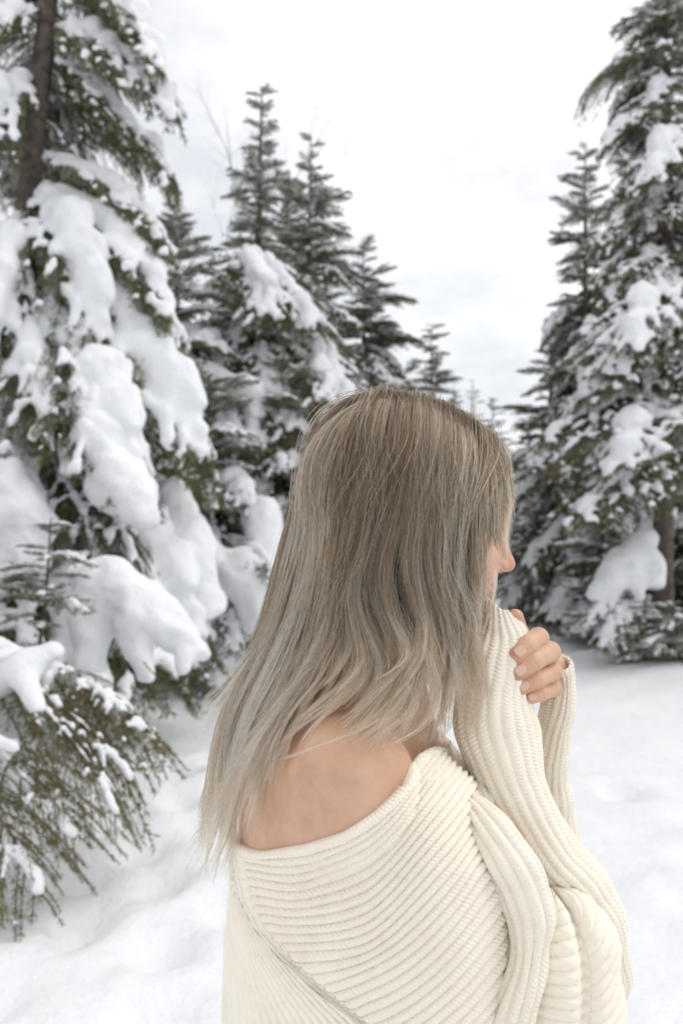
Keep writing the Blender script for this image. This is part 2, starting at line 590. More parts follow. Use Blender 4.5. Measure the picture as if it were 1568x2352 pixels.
def make_bough(seed, th0, th1, side, load, nside=19, hang=0.35, fine=1.0, needle=1.0, mat='needles', sparse=False):
    """unit-length spruce bough along +X: needles mesh, snow mesh, chord"""
    rng = np.random.default_rng(seed)
    N = 22
    s = np.linspace(0, 1, N)
    th = np.radians(th0 + (th1 - th0) * s)
    ax = np.stack([np.cumsum(np.cos(th)), 0.02 * np.sin(s * 5 + seed), np.cumsum(np.sin(th))], -1) / N
    ax[:, 2] += 0.012 * np.sin(s * 7 + seed)
    ax -= ax[0]

    def at(u):
        return np.array([np.interp(u, s, ax[:, k]) for k in range(3)])

    lines, radii, segs, tints, caps = [ax], [(0.012, 0.003)], [], [], []
    for k in range(N - 1):
        if s[k] > 0.12:
            segs.append((ax[k], ax[k + 1]))
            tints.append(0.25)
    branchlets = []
    us = np.linspace(0.07, 0.96, nside)
    for iu, u0 in enumerate(us):
        for sg in (-1, 1):
            u = np.clip(u0 + rng.uniform(-0.02, 0.02), 0.03, 0.98)
            env = min(1.0, u / 0.25) * (1 - u) ** 0.75 * 1.15 + 0.14
            L = side * env * rng.uniform(0.65, 1.2)
            fa = math.radians(rng.uniform(42, 62) - 16 * u)
            d0 = at(min(u + 0.03, 1)) - at(u - 0.03)
            d0 /= np.linalg.norm(d0) + 1e-9
            d = d0 * math.cos(fa) + np.array([0, sg, 0]) * math.sin(fa)
            d[2] += rng.uniform(-0.12, 0.12)
            tt = np.linspace(0, 1, 6)[:, None]
            hg = hang * rng.uniform(0.6, 1.5)
            pts = at(u) + d * tt * L + np.array([0, 0, -1.0]) * hg * L * tt ** 2
            branchlets.append((u, L, pts))
            lines.append(pts)
            radii.append((0.004, 0.0015))
            tv = rng.uniform(0.15, 0.65)
            for k in range(5):
                segs.append((pts[k], pts[k + 1]))
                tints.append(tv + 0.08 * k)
            nt2 = max(int(L / (0.034 / fine)), 2)
            for j in range(nt2):
                q = (j + 0.7 + rng.uniform(-0.2, 0.2)) / (nt2 + 0.5)
                if q > 1 or rng.random() < (0.4 if sparse else 0.18):
                    continue
                for s2 in (-1, 1):
                    l2 = (0.29 * L * (1 - q) + 0.028) * rng.uniform(0.6, 1.2)
                    p0 = np.array([np.interp(q, tt[:, 0], pts[:, c]) for c in range(3)])
                    db = pts[-1] - pts[0]
                    db /= np.linalg.norm(db) + 1e-9
                    sdv = np.cross(db, [0, 0, 1.0])
                    sdv /= np.linalg.norm(sdv) + 1e-9
                    d2 = db * 0.68 + s2 * sdv * 0.72 + np.array([0, 0, -hg * 0.55 + rng.uniform(-0.2, 0.15)])
                    d2 /= np.linalg.norm(d2)
                    p1 = p0 + d2 * l2 * 0.55
                    p2 = p1 + (d2 + np.array([0, 0, -0.35])) * l2 * 0.45
                    segs += [(p0, p1), (p1, p2)]
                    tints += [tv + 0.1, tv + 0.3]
                    if load > 0 and rng.random() < 0.16 + 0.5 * min(load, 1):
                        up = np.array([0, 0, 0.008])
                        caps.append((p0 + up, p0 + (p1 - p0) * 0.95 + up, 0.0115 * rng.uniform(0.7, 1.3), 0.007))
    sa = np.array([a for a, b in segs])
    sb = np.array([b for a, b in segs])
    sl = np.linalg.norm(sb - sa, axis=1)
    sd = (sb - sa) / (sl[:, None] + 1e-9)
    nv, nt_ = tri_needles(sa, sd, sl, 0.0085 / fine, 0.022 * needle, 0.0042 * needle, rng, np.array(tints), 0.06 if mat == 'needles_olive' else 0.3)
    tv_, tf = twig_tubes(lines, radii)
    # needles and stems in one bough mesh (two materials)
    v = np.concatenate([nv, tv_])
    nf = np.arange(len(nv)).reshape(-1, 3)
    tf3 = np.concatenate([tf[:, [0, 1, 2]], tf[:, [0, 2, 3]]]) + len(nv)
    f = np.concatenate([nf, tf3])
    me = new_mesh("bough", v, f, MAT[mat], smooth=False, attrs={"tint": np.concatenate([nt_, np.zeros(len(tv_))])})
    me.materials.append(MAT['twig'])
    me.polygons.foreach_set("material_index", np.r_[np.zeros(len(nf), int), np.ones(len(tf3), int)].astype(np.int32))
    snow = None
    if load > 0:
        big = []
        lo_u = rng.uniform(0.05, 0.2)
        hi_u = rng.uniform(0.9, 0.99)
        kk = 14
        uu = np.linspace(lo_u, hi_u, kk)
        rr = 0.085 * load * (np.sin(np.pi * (0.12 + 0.8 * (uu - lo_u) / (hi_u - lo_u))) ** 0.6) * (1 + 0.42 * rng.normal(size=kk).clip(-1.2, 1.2))
        rr = np.maximum(rr, 0.016)
        cp = np.array([at(u) for u in uu])
        cp[:, 2] += rr * 0.35
        for k in range(kk - 1):
            if rng.random() < (0.32 if load < 0.7 else 0.0):
                continue
            big.append((cp[k], cp[k + 1], rr[k], rr[k + 1]))
        for u, L, pts in branchlets:
            if u < lo_u or rng.random() > 0.42 + 0.35 * min(load, 1.0):
                continue
            ru = np.interp(u, uu, rr)
            ext = rng.uniform(0.2, 0.75)
            e = max(int(round(5 * ext)), 1)
            r0 = 0.52 * ru
            r1 = max(0.2 * ru, 0.010)
            up = np.array([0, 0, 0.25 * r0])
            for k in range(e):
                ra = r0 + (r1 - r0) * k / e
                rb = r0 + (r1 - r0) * (k + 1) / e
                big.append((pts[k] + up, pts[k + 1] + up, ra, rb))
        hvox = 0.0135
        v, f = snow_from_capsules(big + caps, hvox, 0.022, 0.016, 15.0, seed)
        snow = new_mesh("snow_load", v, f, MAT['snow'])
    return dict(mesh=me, snow=snow, chord=ax[-1].copy(), load=load)


BOUGH = {
    'up': [make_bough(1, 24, -4, 0.42, 0.38, hang=0.15), make_bough(2, 14, -14, 0.46, 0.55, hang=0.2)],
    'mid': [make_bough(3, 4, -38, 0.46, 0.8, hang=0.3), make_bough(4, -4, -42, 0.50, 0.85, hang=0.35), make_bough(5, 0, -36, 0.44, 0.45, hang=0.4)],
    'low': [make_bough(6, -22, -62, 0.44, 1.0, hang=0.4), make_bough(7, -18, -66, 0.42, 0.72, hang=0.45), make_bough(8, -24, -58, 0.48, 0.55, hang=0.45)],
    'laden': [make_bough(16, -10, -50, 0.50, 1.45, hang=0.4), make_bough(17, -20, -60, 0.46, 1.3, hang=0.45)],
    'bare': [make_bough(9, -2, -44, 0.50, 0.10, nside=13, hang=0.5, needle=0.7, fine=1.2, sparse=True), make_bough(10, 4, -38, 0.52, 0.26, nside=13, hang=0.6, needle=0.7, fine=1.2, sparse=True)],
    'olive': [make_bough(13, -14, -52, 0.46, 0.10, nside=12, hang=0.75, mat='needles_olive', fine=1.0, needle=0.95),
              make_bough(14, -30, -72, 0.40, 0.04, nside=11, hang=0.85, mat='needles_olive', fine=1.0, needle=0.95)],
    'spray': [make_bough(11, 30, 12, 0.5, 0.65, nside=9, hang=0.0, fine=0.46, needle=2.3), make_bough(12, 10, -14, 0.5, 0.75, nside=9, hang=0.12, fine=0.46, needle=2.3),
              make_bough(15, 46, 30, 0.42, 0.5, nside=9, hang=0.0, fine=0.46, needle=2.4)],
}


def place_bough(tree, S, E, kind, rng, variant=None, wide=1.0):
    """one bough (with its snow as a sub-part) from world point S to E"""
    S, E = np.asarray(S, float), np.asarray(E, float)
    lst = BOUGH[kind]
    bd = lst[int(rng.integers(len(lst))) if variant is None else variant]
    c = bd['chord']
    D = E - S
    L = np.linalg.norm(D)
    ec = math.atan2(c[2], c[0])
    et = math.atan2(D[2], math.hypot(D[0], D[1]))
    sc = L / np.linalg.norm(c)
    fl = 1 if rng.random() < 0.5 else -1
    M = (Matrix.Translation(Vector(S) - tree.location) @ Matrix.Rotation(math.atan2(D[1], D[0]), 4, 'Z')
         @ Matrix.Rotation(ec - et, 4, 'Y') @ Matrix.Rotation(float(rng.normal(0, 0.12)), 4, 'X')
         @ Matrix.Diagonal((sc, sc * fl * wide * rng.uniform(0.85, 1.15), sc, 1)))
    b = add_obj("bough", bd['mesh'], tree, M)
    if bd['snow']:
        sn = add_obj("snow_load", bd['snow'], b)
        if bd['load'] < 0.7:
            sn["kind"] = "stuff"      # scattered dabs on the twigs
    return b


def add_trunk(tree, pts, radii, name="trunk"):
    """tapered, slightly bumpy trunk through world points"""
    n, m = 40, 14
    c = catmull(pts, n)
    r = np.interp(np.linspace(0, 1, n), np.linspace(0, 1, len(radii)), radii)
    a = np.linspace(0, 2 * math.pi, m, endpoint=False)
    T = np.gradient(c, axis=0)
    T /= np.linalg.norm(T, axis=1)[:, None]
    A = np.cross(T, [0, 1, 0.01])
    A /= np.linalg.norm(A, axis=1)[:, None]
    B = np.cross(T, A)
    ring = c[None] + (np.cos(a)[:, None, None] * A + np.sin(a)[:, None, None] * B) * r[None, :, None]
    ring += (0.12 * r[None, :, None]) * vnoise(ring, 9.0, 2)[..., None] * (ring - c[None]) / np.maximum(r[None, :, None], 1e-4)
    return add_obj(name, new_mesh(name, ring.reshape(-1, 3), grid_faces(m, n, True), MAT['bark']), tree, world_verts=True)


def spruce(name, label, px, d, top, R, seed, trunk_r=0.09, z0=0.5, rows=16, per=5, style='mixed', lean=0.0, power=0.8, group=None, z1=1.0, arc=None, cat="tree", spire=0.0, laden=0.0):
    """whole tree: base seen at column px and depth d, tip at picture row `top`"""
    rng = np.random.default_rng(seed)
    b = W(px, 1190, d)
    bx, by = b[0], b[1]
    bz = float(ground_z(bx, by))
    H = CAM_Z + (1190 - top) / FPX * d
    tree = thing(name, (bx, by, bz), label, cat, group)
    tip = np.array([bx + lean * H, by, H])
    mid = np.array([bx + lean * H * 0.4, by + 0.03, H * 0.5])
    add_trunk(tree, [[bx, by, bz - 0.15], mid, tip], [trunk_r, trunk_r * 0.62, 0.006])

    def axis(z):
        q = np.clip((z - bz) / (H - bz), 0, 1)
        return np.array([bx + lean * H * (0.8 * q + 0.2 * q * q), by, z])

    for i in range(rows):
        q = i / (rows - 1)
        z = z0 + (H * z1 - 0.12 - z0) * q ** 0.92
        rel = (z - bz) / (H - bz)
        L0 = R * (1 - rel) ** power * (1 - spire * float(smooth01(0.5, 0.72, rel))) + 0.10
        np_ = per if L0 > 0.35 else max(per - 1, 3)
        a0 = rng.uniform(0, 6.28)
        for k in range(np_):
            a = a0 + 6.283 * k / np_ + rng.uniform(-0.35, 0.35)
            if arc is not None and math.cos(a - arc[0]) < arc[1]:
                continue
            L = L0 * rng.uniform(0.55, 1.25)
            zz = min(z + rng.uniform(-1.1, 1.1) * (H - z0) / rows, H - 0.06)
            S = axis(zz)
            if L < 0.62:
                kind, el = 'spray', rng.uniform(0.05, 0.5) if rel > 0.8 else rng.uniform(-0.35, 0.15)
            elif rel > 0.72:
                kind, el = 'up', rng.uniform(-0.25, 0.15)
            else:
                u = rng.random()
                if style == 'heavy':
                    kind = 'laden' if u < 0.45 else ('low' if u < 0.8 else 'mid')
                elif laden > 0 and rel < 0.5 and rng.random() < laden:
                    kind = 'laden'
                elif style == 'green':
                    kind = 'bare' if u < 0.6 else ('mid' if u < 0.8 else 'low')
                elif style == 'light':
                    kind = 'bare' if u < 0.3 else ('up' if u < 0.7 else 'mid')
                else:
                    kind = 'mid' if u < 0.45 else ('low' if u < 0.8 else 'bare')
                el = {'laden': -0.65, 'low': -0.85, 'mid': -0.42, 'up': -0.1, 'bare': -0.5}[kind] + rng.uniform(-0.3, 0.28)
            E = S + L * np.array([math.cos(a) * math.cos(el), math.sin(a) * math.cos(el), math.sin(el)])
            if E[2] < bz + 0.05:
                E[2] = bz + 0.05 + 0.1 * rng.random()
            place_bough(tree, S, E, kind, rng)
    # short uneven shoots that break up the tiers of the spire
    for k in range(int(rows * 1.5)):
        rel = rng.uniform(0.5, 0.97)
        S = axis(bz + rel * (H - bz))
        L = (R * (1 - rel) ** power * (1 - spire * float(smooth01(0.5, 0.72, rel))) + 0.12) * rng.uniform(0.3, 0.75)
        a = rng.uniform(0, 6.283)
        el = rng.uniform(-0.5, 0.6)
        place_bough(tree, S, S + L * np.array([math.cos(a) * math.cos(el), math.sin(a) * math.cos(el), math.sin(el)]), 'spray' if L < 0.7 else 'up', rng)
    return tree


def snow_mound(tree, blobs, h=0.022, k=0.12, seed=0, name="snow_mound", under=1.7, amp=0.034):
    """heavy snow heap built from (px, py, d, px2, py2, d2, r1, r2) pieces"""
    caps = [(W(a, b, c), W(e, f, g), r1 * 0.86, r2 * 0.86) for a, b, c, e, f, g, r1, r2 in blobs]
    v, f = snow_from_capsules(caps, h, k, amp, 6.5, seed, under=under, pad=0.1)
    v = v + 0.0
    return add_obj(name, new_mesh(name, v, f, MAT['snow']), tree, world_verts=True)


def build_forest():
    rng = np.random.default_rng(5)
    grp_l, grp_r, grp_f = "snowy spruces along the track", "snowy spruces along the track", "far spruces at the end of the track"

    # --- large spruce on the left, trunk in view
    d = 6.5
    b = W(30, 1190, d)
    A = thing("spruce_tree", (b[0], b[1], float(ground_z(b[0], b[1]))), "tall spruce with bare brown upper trunk and long drooping snow-heaped boughs", "tree", grp_l)
    add_trunk(A, [W(10, 1700, d), W(40, 1000, d), W(62, 500, d), W(112, 0, d), W(150, -420, d)], [0.13, 0.105, 0.085, 0.068, 0.03])
    ex = [  # start px, py, dd   end px, py, dd   kind variant
        (120, -60, 0, 392, 190, -0.3, 'mid', 1), (112, 60, 0, 395, 262, -0.4, 'mid', 0), (108, 20, 0, -60, 130, -0.4, 'mid', 1),
        (100, 120, 0, 402, 420, 0.1, 'low', 2), (98, 150, 0, 330, 400, 0.3, 'bare', 0), 
        (90, 180, 0, -90, 420, -0.7, 'low', 0), (86, 230, 0, -160, 330, -0.3, 'mid', 1), (88, 260, 0, 300, 560, 0.5, 'bare', 0),
        (80, 330, 0, 260, 600, 0.4, 'bare', 1), (76, 360, 0, 400, 590, 0.0, 'low', 1), (72, 440, 0, 240, 790, -0.6, 'low', 0),
        (66, 430, 0, 425, 780, -0.2, 'low', 1), (60, 500, 0, 20, 840, -0.8, 'low', 0), (60, 540, 0, -80, 800, -0.3, 'low', 1),
        (58, 600, 0, 300, 900, 0.2, 'bare', 0), (56, 640, 0, 470, 1060, -0.5, 'low', 0), (52, 660, 0, 250, 960, -0.9, 'low', 2),
        (50, 700, 0, 60, 1000, -1.0, 'low', 1), (50, 740, 0, 350, 1120, -0.9, 'low', 0), (44, 860, 0, -60, 1200, -0.9, 'low', 0),
        (44, 900, 0, 420, 1260, -0.2, 'low', 1), (40, 960, 0, 200, 1330, -1.0, 'bare', 0), (40, 1000, 0, 330, 1330, -0.9, 'bare', 0),
        (40, 1060, 0, 470, 1480, -0.6, 'low', 0), (36, 1100, 0, 120, 1480, -1.2, 'low', 1), (36, 1200, 0, 440, 1560, -0.9, 'low', 2),
        (36, 1250, 0, 250, 1600, -1.3, 'low', 0), (120, -100, 0, 330, 60, 0.4, 'mid', 2), (105, -30, 0, -100, 30, 0.2, 'mid', 2),
        (70, 480, 0, 380, 700, 0.7, 'bare', 0), (60, 620, 0, 430, 830, 0.7, 'mid', 2), (50, 820, 0, 430, 1130, 0.6, 'low', 2)]
    for sx, sy, sd_, exx, ey, ed, kd, vr in ex:
        place_bough(A, W(sx, sy, d + sd_), W(exx, ey, d + ed), kd, rng, vr, wide=0.72)
    for i in range(46):   # the rest of its crown, mostly behind the trunk
        py = rng.uniform(-350, 1250)
        a = rng.uniform(0.1, 3.04)
        tx = np.interp(py, [-420, 0, 500, 1000], [150, 112, 62, 40])
        S = W(tx, py, d)
        L = rng.uniform(0.75, 1.25) * np.interp(py, [-350, 300, 1200], [0.7, 1.0, 1.35])
        el = rng.uniform(-0.9, -0.3)
        place_bough(A, S, S + L * np.array([math.cos(a) * math.cos(el), math.sin(a) * math.cos(el), math.sin(el)]), ['bare', 'low', 'mid'][int(rng.integers(3))], rng)
    snow_mound(A, [(190, 900, 5.7, 230, 1010, 5.6, 0.11, 0.2), (230, 1010, 5.6, 280, 1130, 5.5, 0.2, 0.24), (280, 1130, 5.5, 330, 1190, 5.4, 0.22, 0.14),
                   (150, 1020, 5.7, 160, 1080, 5.6, 0.1, 0.08)], seed=1)
    snow_mound(A, [(20, 1080, 5.5, 40, 1200, 5.4, 0.12, 0.22), (40, 1200, 5.4, 20, 1340, 5.3, 0.24, 0.18), (60, 1230, 5.4, 100, 1300, 5.3, 0.12, 0.09), (-60, 1150, 5.5, -60, 1300, 5.4, 0.2, 0.2)], seed=2)
    snow_mound(A, [(190, 1330, 5.0, 260, 1330, 4.95, 0.12, 0.14), (260, 1340, 4.95, 350, 1420, 4.85, 0.16, 0.17), (350, 1420, 4.85, 450, 1500, 4.9, 0.15, 0.09), (220, 1400, 4.9, 200, 1530, 4.75, 0.15, 0.11),
                   (300, 1440, 4.8, 340, 1560, 4.7, 0.12, 0.07), (400, 1460, 4.8, 420, 1540, 4.75, 0.1, 0.05)], seed=3, k=0.1)
    snow_mound(A, [(400, 1140, 6.3, 440, 1260, 6.2, 0.15, 0.2), (440, 1260, 6.2, 470, 1400, 6.1, 0.2, 0.15), (370, 1240, 6.2, 350, 1330, 6.1, 0.15, 0.13)], seed=4)

    # --- young spruce just outside the frame whose boughs hang into it
    b = W(-330, 1190, 3.9)
    B = thing("spruce_tree", (b[0], b[1], float(ground_z(b[0], b[1]))), "young olive-green spruce with sparse needle sprays hanging over the snow", "tree", grp_l)
    add_trunk(B, [[b[0], b[1], -0.1], [b[0], b[1] + .02, 1.2], [b[0] + 0.03, b[1], 2.6]], [0.055, 0.036, 0.006])
    ex = [(-330, 1420, 0, 350, 1690, -0.1, 'olive', 0), (0, 1540, -0.25, 300, 1800, -0.45, 'olive', 1),
          (60, 1600, -0.35, 285, 1870, -0.6, 'olive', 1), (-100, 1660, -0.4, 110, 1960, -0.8, 'olive', 1), (-140, 1700, -0.4, 75, 2070, -0.85, 'olive', 1),
          (120, 1530, -0.05, 345, 1700, -0.25, 'olive', 0)]
    for sx, sy, sd_, exx, ey, ed, kd, vr in ex:
        place_bough(B, W(sx, sy, 3.9 + sd_), W(exx, ey, 3.9 + ed), kd, rng, vr)
    for i in range(34):
        z = rng.uniform(0.6, 2.55)
        a = rng.uniform(0.8, 5.5)
        L = (3.1 - z) * 0.42 * rng.uniform(0.7, 1.1) + 0.15
        S = np.array([b[0], b[1], z])
        place_bough(B, S, S + L * np.array([math.cos(a), math.sin(a), -0.6 if z < 2.2 else 0.3]), 'olive' if z < 2.2 else 'spray', rng)
    snow_mound(B, [(-40, 1600, 3.7, 60, 1540, 3.68, 0.08, 0.1), (60, 1540, 3.68, 120, 1500, 3.7, 0.1, 0.06), (60, 1570, 3.6, 90, 1630, 3.5, 0.07, 0.045), (-60, 1690, 3.4, 30, 1720, 3.3, 0.05, 0.035)], seed=5, h=0.014, k=0.05, amp=0.01)

    # --- thin sapling in front of the heaps
    b = W(95, 1480, 4.5)
    S_ = thing("spruce_sapling", (b[0], b[1], float(ground_z(b[0], b[1]))), "thin half-dead sapling with short sparse twigs before the snow heaps", "sapling")
    add_trunk(S_, [[b[0] - 0.02, b[1], -0.1], W(85, 1560, 4.5), W(105, 1380, 4.5), W(118, 1190, 4.5)], [0.014, 0.012, 0.009, 0.004])
    for i in range(22):
        py = rng.uniform(1200, 1500)
        tx = np.interp(py, [1190, 1380, 1560], [118, 105, 85])
        S = W(tx, py, 4.5)
        a = rng.uniform(0, 6.28)
        L = np.interp(py, [1190, 1500], [0.14, 0.36]) * rng.uniform(0.6, 1.2)
        place_bough(S_, S, S + L * np.array([math.cos(a), math.sin(a), rng.uniform(-0.25, 0.25)]), 'spray', rng)

    # --- left-hand forest
    spruce("spruce_tree", "spruce with crooked open spire above a broad snow-loaded crown", 575, 9.6, 200, 1.75, 21, rows=28, per=6, z0=0.5, power=0.55, lean=0.02, spire=0.62, laden=0.4, trunk_r=0.11, group=grp_l)
    spruce("spruce_tree", "slender dense spruce spire dusted white beside the crooked spire", 700, 11.6, 305, 1.75, 22, rows=28, per=6, z0=0.6, power=0.85, style='mixed', laden=0.35, lean=0.012, group=grp_l)
    spruce("spruce_tree", "shorter twin-like spire tucked between the two taller spires", 655, 12.8, 400, 1.8, 32, rows=22, per=5, z0=0.6, power=0.8, style='light', group=grp_l)
    spruce("spruce_tree", "open-topped spruce with a dark tuft below its narrow tip", 835, 13.5, 560, 2.0, 23, laden=0.35, rows=22, per=6, z0=0.6, power=0.7, style='mixed', group=grp_l)
    spruce("spruce_tree", "snow-plastered spruce filling the gap behind the bare-trunked spruce", 405, 8.7, 470, 1.35, 24, rows=20, per=6, z0=0.4, style='heavy', power=0.7, group=grp_l)
    spruce("spruce_tree", "dense spruce close behind the bare brown trunk, hung with snow", 130, 9.5, 120, 2.0, 25, rows=22, per=6, z0=0.4, style='mixed', power=0.7, group=grp_l)
    spruce("spruce_tree", "low snow-smothered spruce at the foot of the crooked-spired one", 480, 7.9, 860, 1.15, 26, rows=13, per=6, z0=0.35, style='heavy', power=0.6, group=grp_l)
    spruce("spruce_tree", "small snow-clad spruce beside the snow-buried bush at the track edge", 640, 8.6, 830, 1.15, 27, rows=13, per=6, z0=0.35, style='heavy', power=0.6, group=grp_l)
    spruce("spruce_tree", "rounded snowy spruce between the dark-tufted spruce and the track", 770, 10.2, 800, 1.3, 28, rows=13, per=6, z0=0.35, style='heavy', power=0.6, group=grp_l)
    T2 = [o for o in COL.objects if o.get("label", "").startswith("spruce with crooked")][0]
    for k_, bl in enumerate(([(575, 590, 8.6, 600, 645, 8.5, 0.11, 0.15), (600, 645, 8.5, 645, 690, 8.5, 0.13, 0.05), (598, 650, 8.5, 590, 690, 8.45, 0.08, 0.04)],
                             [(722, 790, 8.7, 735, 850, 8.6, 0.07, 0.11), (735, 850, 8.6, 755, 905, 8.6, 0.11, 0.06)], [(480, 860, 8.4, 560, 900, 8.3, 0.14, 0.2), (560, 900, 8.3, 585, 950, 8.3, 0.16, 0.1)], [(600, 830, 8.6, 620, 900, 8.5, 0.1, 0.13)])):
        snow_mound(T2, bl, seed=20 + k_, h=0.024, amp=0.05)
        x_, y_, d_ = bl[0][:3]
        for q_ in range(3):
            place_bough(T2, W(x_ - 10, y_ - 30, d_ + 0.5), W(x_ + 30 + 35 * q_, y_ + 130 + 20 * q_, d_ - 0.25), 'low', rng, 2)
    m = thing("snow_covered_bush", W(560, 1480, 7.4) * np.array([1, 1, 0]), "bush buried under a smooth rounded heap of snow by the track", "bush")
    snow_mound(m, [(470, 1330, 7.2, 560, 1330, 7.2, 0.2, 0.26), (560, 1330, 7.2, 600, 1430, 7.1, 0.26, 0.2), (430, 1230, 7.3, 480, 1300, 7.2, 0.24, 0.22), (600, 1180, 7.6, 620, 1290, 7.4, 0.2, 0.2), (420, 1420, 7.0, 470, 1470, 7.0, 0.22, 0.15)], seed=7, h=0.03, name="snow_heap")
    for sx, sy, exx, ey in ((520, 1380, 560, 1500), (500, 1390, 480, 1480), (590, 1400, 650, 1500), (560, 1250, 640, 1330), (440, 1430, 420, 1500)):
        place_bough(m, W(sx, sy, 7.3), W(exx, ey, 7.0), 'low', rng)

    # --- far end of the track
    spruce("spruce_tree", "narrow pointed far spruce standing alone against the pale sky", 990, 22, 742, 2.0, 41, rows=20, per=5, z0=1.0, style='light', group=grp_f)
    spruce("spruce_tree", "tiny far spire next to the lone pointed spruce", 1042, 34, 878, 2.2, 42, rows=14, per=5, z0=1.0, style='light', group=grp_f)
    spruce("spruce_tree", "tiny dark far spire with hardly any snow, thin as a pole", 1085, 36, 872, 1.4, 43, rows=16, per=5, z0=1.0, style='green', group=grp_f)
    spruce("spruce_tree", "pale far spruce standing at the end of the layered spruce's forest edge", 1132, 30, 912, 2.2, 44, rows=14, per=5, z0=1.0, style='light', group=grp_f)
    spruce("spruce_tree", "broad snowy spruce standing before the lone pointed one", 930, 18, 850, 2.2, 45, rows=14, per=6, z0=0.6, style='mixed', group=grp_f)
    spruce("spruce_tree", "low far spruce closing the view down the track", 1070, 24, 980, 2.6, 46, rows=12, per=6, z0=0.4, style='mixed', group=grp_f)
    spruce("spruce_tree", "low snowy spruce at the bend where the track ends", 1215, 17.5, 960, 1.4, 47, rows=14, per=6, z0=0.4, style='mixed', group=grp_f)

    # --- right-hand forest
    spruce("spruce_tree", "large dark spruce with a rough bare trunk beside the track", 1520, 9.3, -380, 1.15, 51, rows=26, per=6, z0=2.45, style='green', power=0.55, lean=0.012, trunk_r=0.12, group=grp_r)
    spruce("spruce_tree", "layered spruce whose boughs slope out over the track", 1345, 11.5, 330, 1.3, 52, rows=24, per=6, z0=0.9, style='mixed', power=0.75, trunk_r=0.09, group=grp_r)
    spruce("spruce_tree", "darker spruce half hidden behind the layered one", 1450, 13.5, 300, 1.6, 53, rows=20, per=6, z0=0.8, style='mixed', group=grp_r)
    spruce("spruce_tree", "shaded understorey spruce with thin dark stem below the layered one", 1265, 12.8, 760, 1.3, 54, rows=14, per=5, z0=1.0, style='light', group=grp_r)
    spruce("spruce_tree", "small white-caked fir at the track's right edge", 1235, 12.2, 1160, 0.75, 55, rows=10, per=6, z0=0.3, style='heavy', power=0.6, group=grp_r)
    spruce("spruce_tree", "squat snow-heaped fir left of the rough bare trunk", 1385, 10.2, 1170, 0.62, 56, rows=10, per=7, z0=0.3, style='heavy', power=0.5, group=grp_r)
    spruce("spruce_tree", "small green fir poking from snow at the foot of the rough trunk", 1545, 8.6, 1380, 0.5, 57, rows=7, per=6, z0=0.2, style='green', power=0.5, group=grp_r)
    spruce("spruce_tree", "backmost spruce filling the forest behind the rough trunk", 1580, 14.5, 200, 2.3, 58, rows=18, per=6, z0=0.5, style='mixed', group=grp_r)
    for k_, (px_, d_, tp_, lb_) in enumerate(((1830, 11.5, 180, "full snowy spruce next in line past the rough bare trunk"), (2120, 13.0, 60, "tall snowy spruce at the outer end of the rough trunk's row"), (1990, 17.0, 350, "distant snowy spruce showing between the row's outer two"),
                                              (-330, 10.0, 60, "tall snowy spruce behind the young olive-green one"), (-620, 9.0, 250, "snowy spruce standing outward of the young olive-green one"))):
        spruce("spruce_tree", lb_, px_, d_, tp_, 1.7, 71 + k_, rows=18, per=6, z0=0.5, power=0.7, group=grp_r)
    t = thing("snow_covered_bush", W(1480, 1450, 9.0) * np.array([1, 1, 0]), "low bush bowed under a broad snow slab before the rough trunk", "bush")
    snow_mound(t, [(1480, 1240, 9.0, 1420, 1310, 8.9, 0.16, 0.2), (1420, 1310, 8.9, 1370, 1370, 8.8, 0.2, 0.12), (1490, 1290, 8.9, 1500, 1340, 8.8, 0.16, 0.12), (1410, 1340, 8.8, 1400, 1420, 8.7, 0.1, 0.06), (1460, 1330, 8.8, 1470, 1380, 8.7, 0.1, 0.06),
                   (1370, 1420, 8.9, 1340, 1440, 8.9, 0.09, 0.07)], seed=8, h=0.03, name="snow_heap")
    for sx, sy, exx, ey in ((1470, 1370, 1420, 1500), (1450, 1380, 1380, 1490), (1480, 1390, 1540, 1490), (1420, 1370, 1350, 1440), (1440, 1400, 1460, 1520)):
        place_bough(t, W(sx, sy, 8.9), W(exx, ey, 8.6), 'low', rng)
    # long boughs of the big right-hand tree reaching over the track
    H = [o for o in COL.objects if o.get("label", "").startswith("large dark spruce")][0]
    for sx, sy, exx, ey, ed, kd, vr in ((1560, 740, 1310, 930, -0.4, 'mid', 1), (1560, 720, 1420, 860, -1.0, 'mid', 1), (1550, 900, 1250, 1010, -0.5, 'mid', 2), (1550, 960, 1260, 1060, -0.8, 'bare', 0), (1540, 1040, 1330, 1190, -1.1, 'mid', 2),
                                        (1555, 100, 1325, 235, -0.2, 'bare', 0), (1560, 30, 1400, 150, 0.0, 'mid', 2), (1555, 260, 1375, 350, -0.3, 'mid', 0), (1550, 430, 1370, 560, -0.2, 'bare', 1), (1560, 560, 1400, 690, -0.5, 'mid', 2), (1570, 330, 1480, 420, -0.9, 'mid', 1),
                                        (1545, 940, 1400, 1080, -1.3, 'mid', 0), (1540, 860, 1290, 960, 0.3, 'mid', 2), (1560, 640, 1440, 800, -1.2, 'mid', 0)):
        place_bough(H, W(sx, sy, 9.3), W(exx, ey, 9.3 + ed), kd, rng, vr)

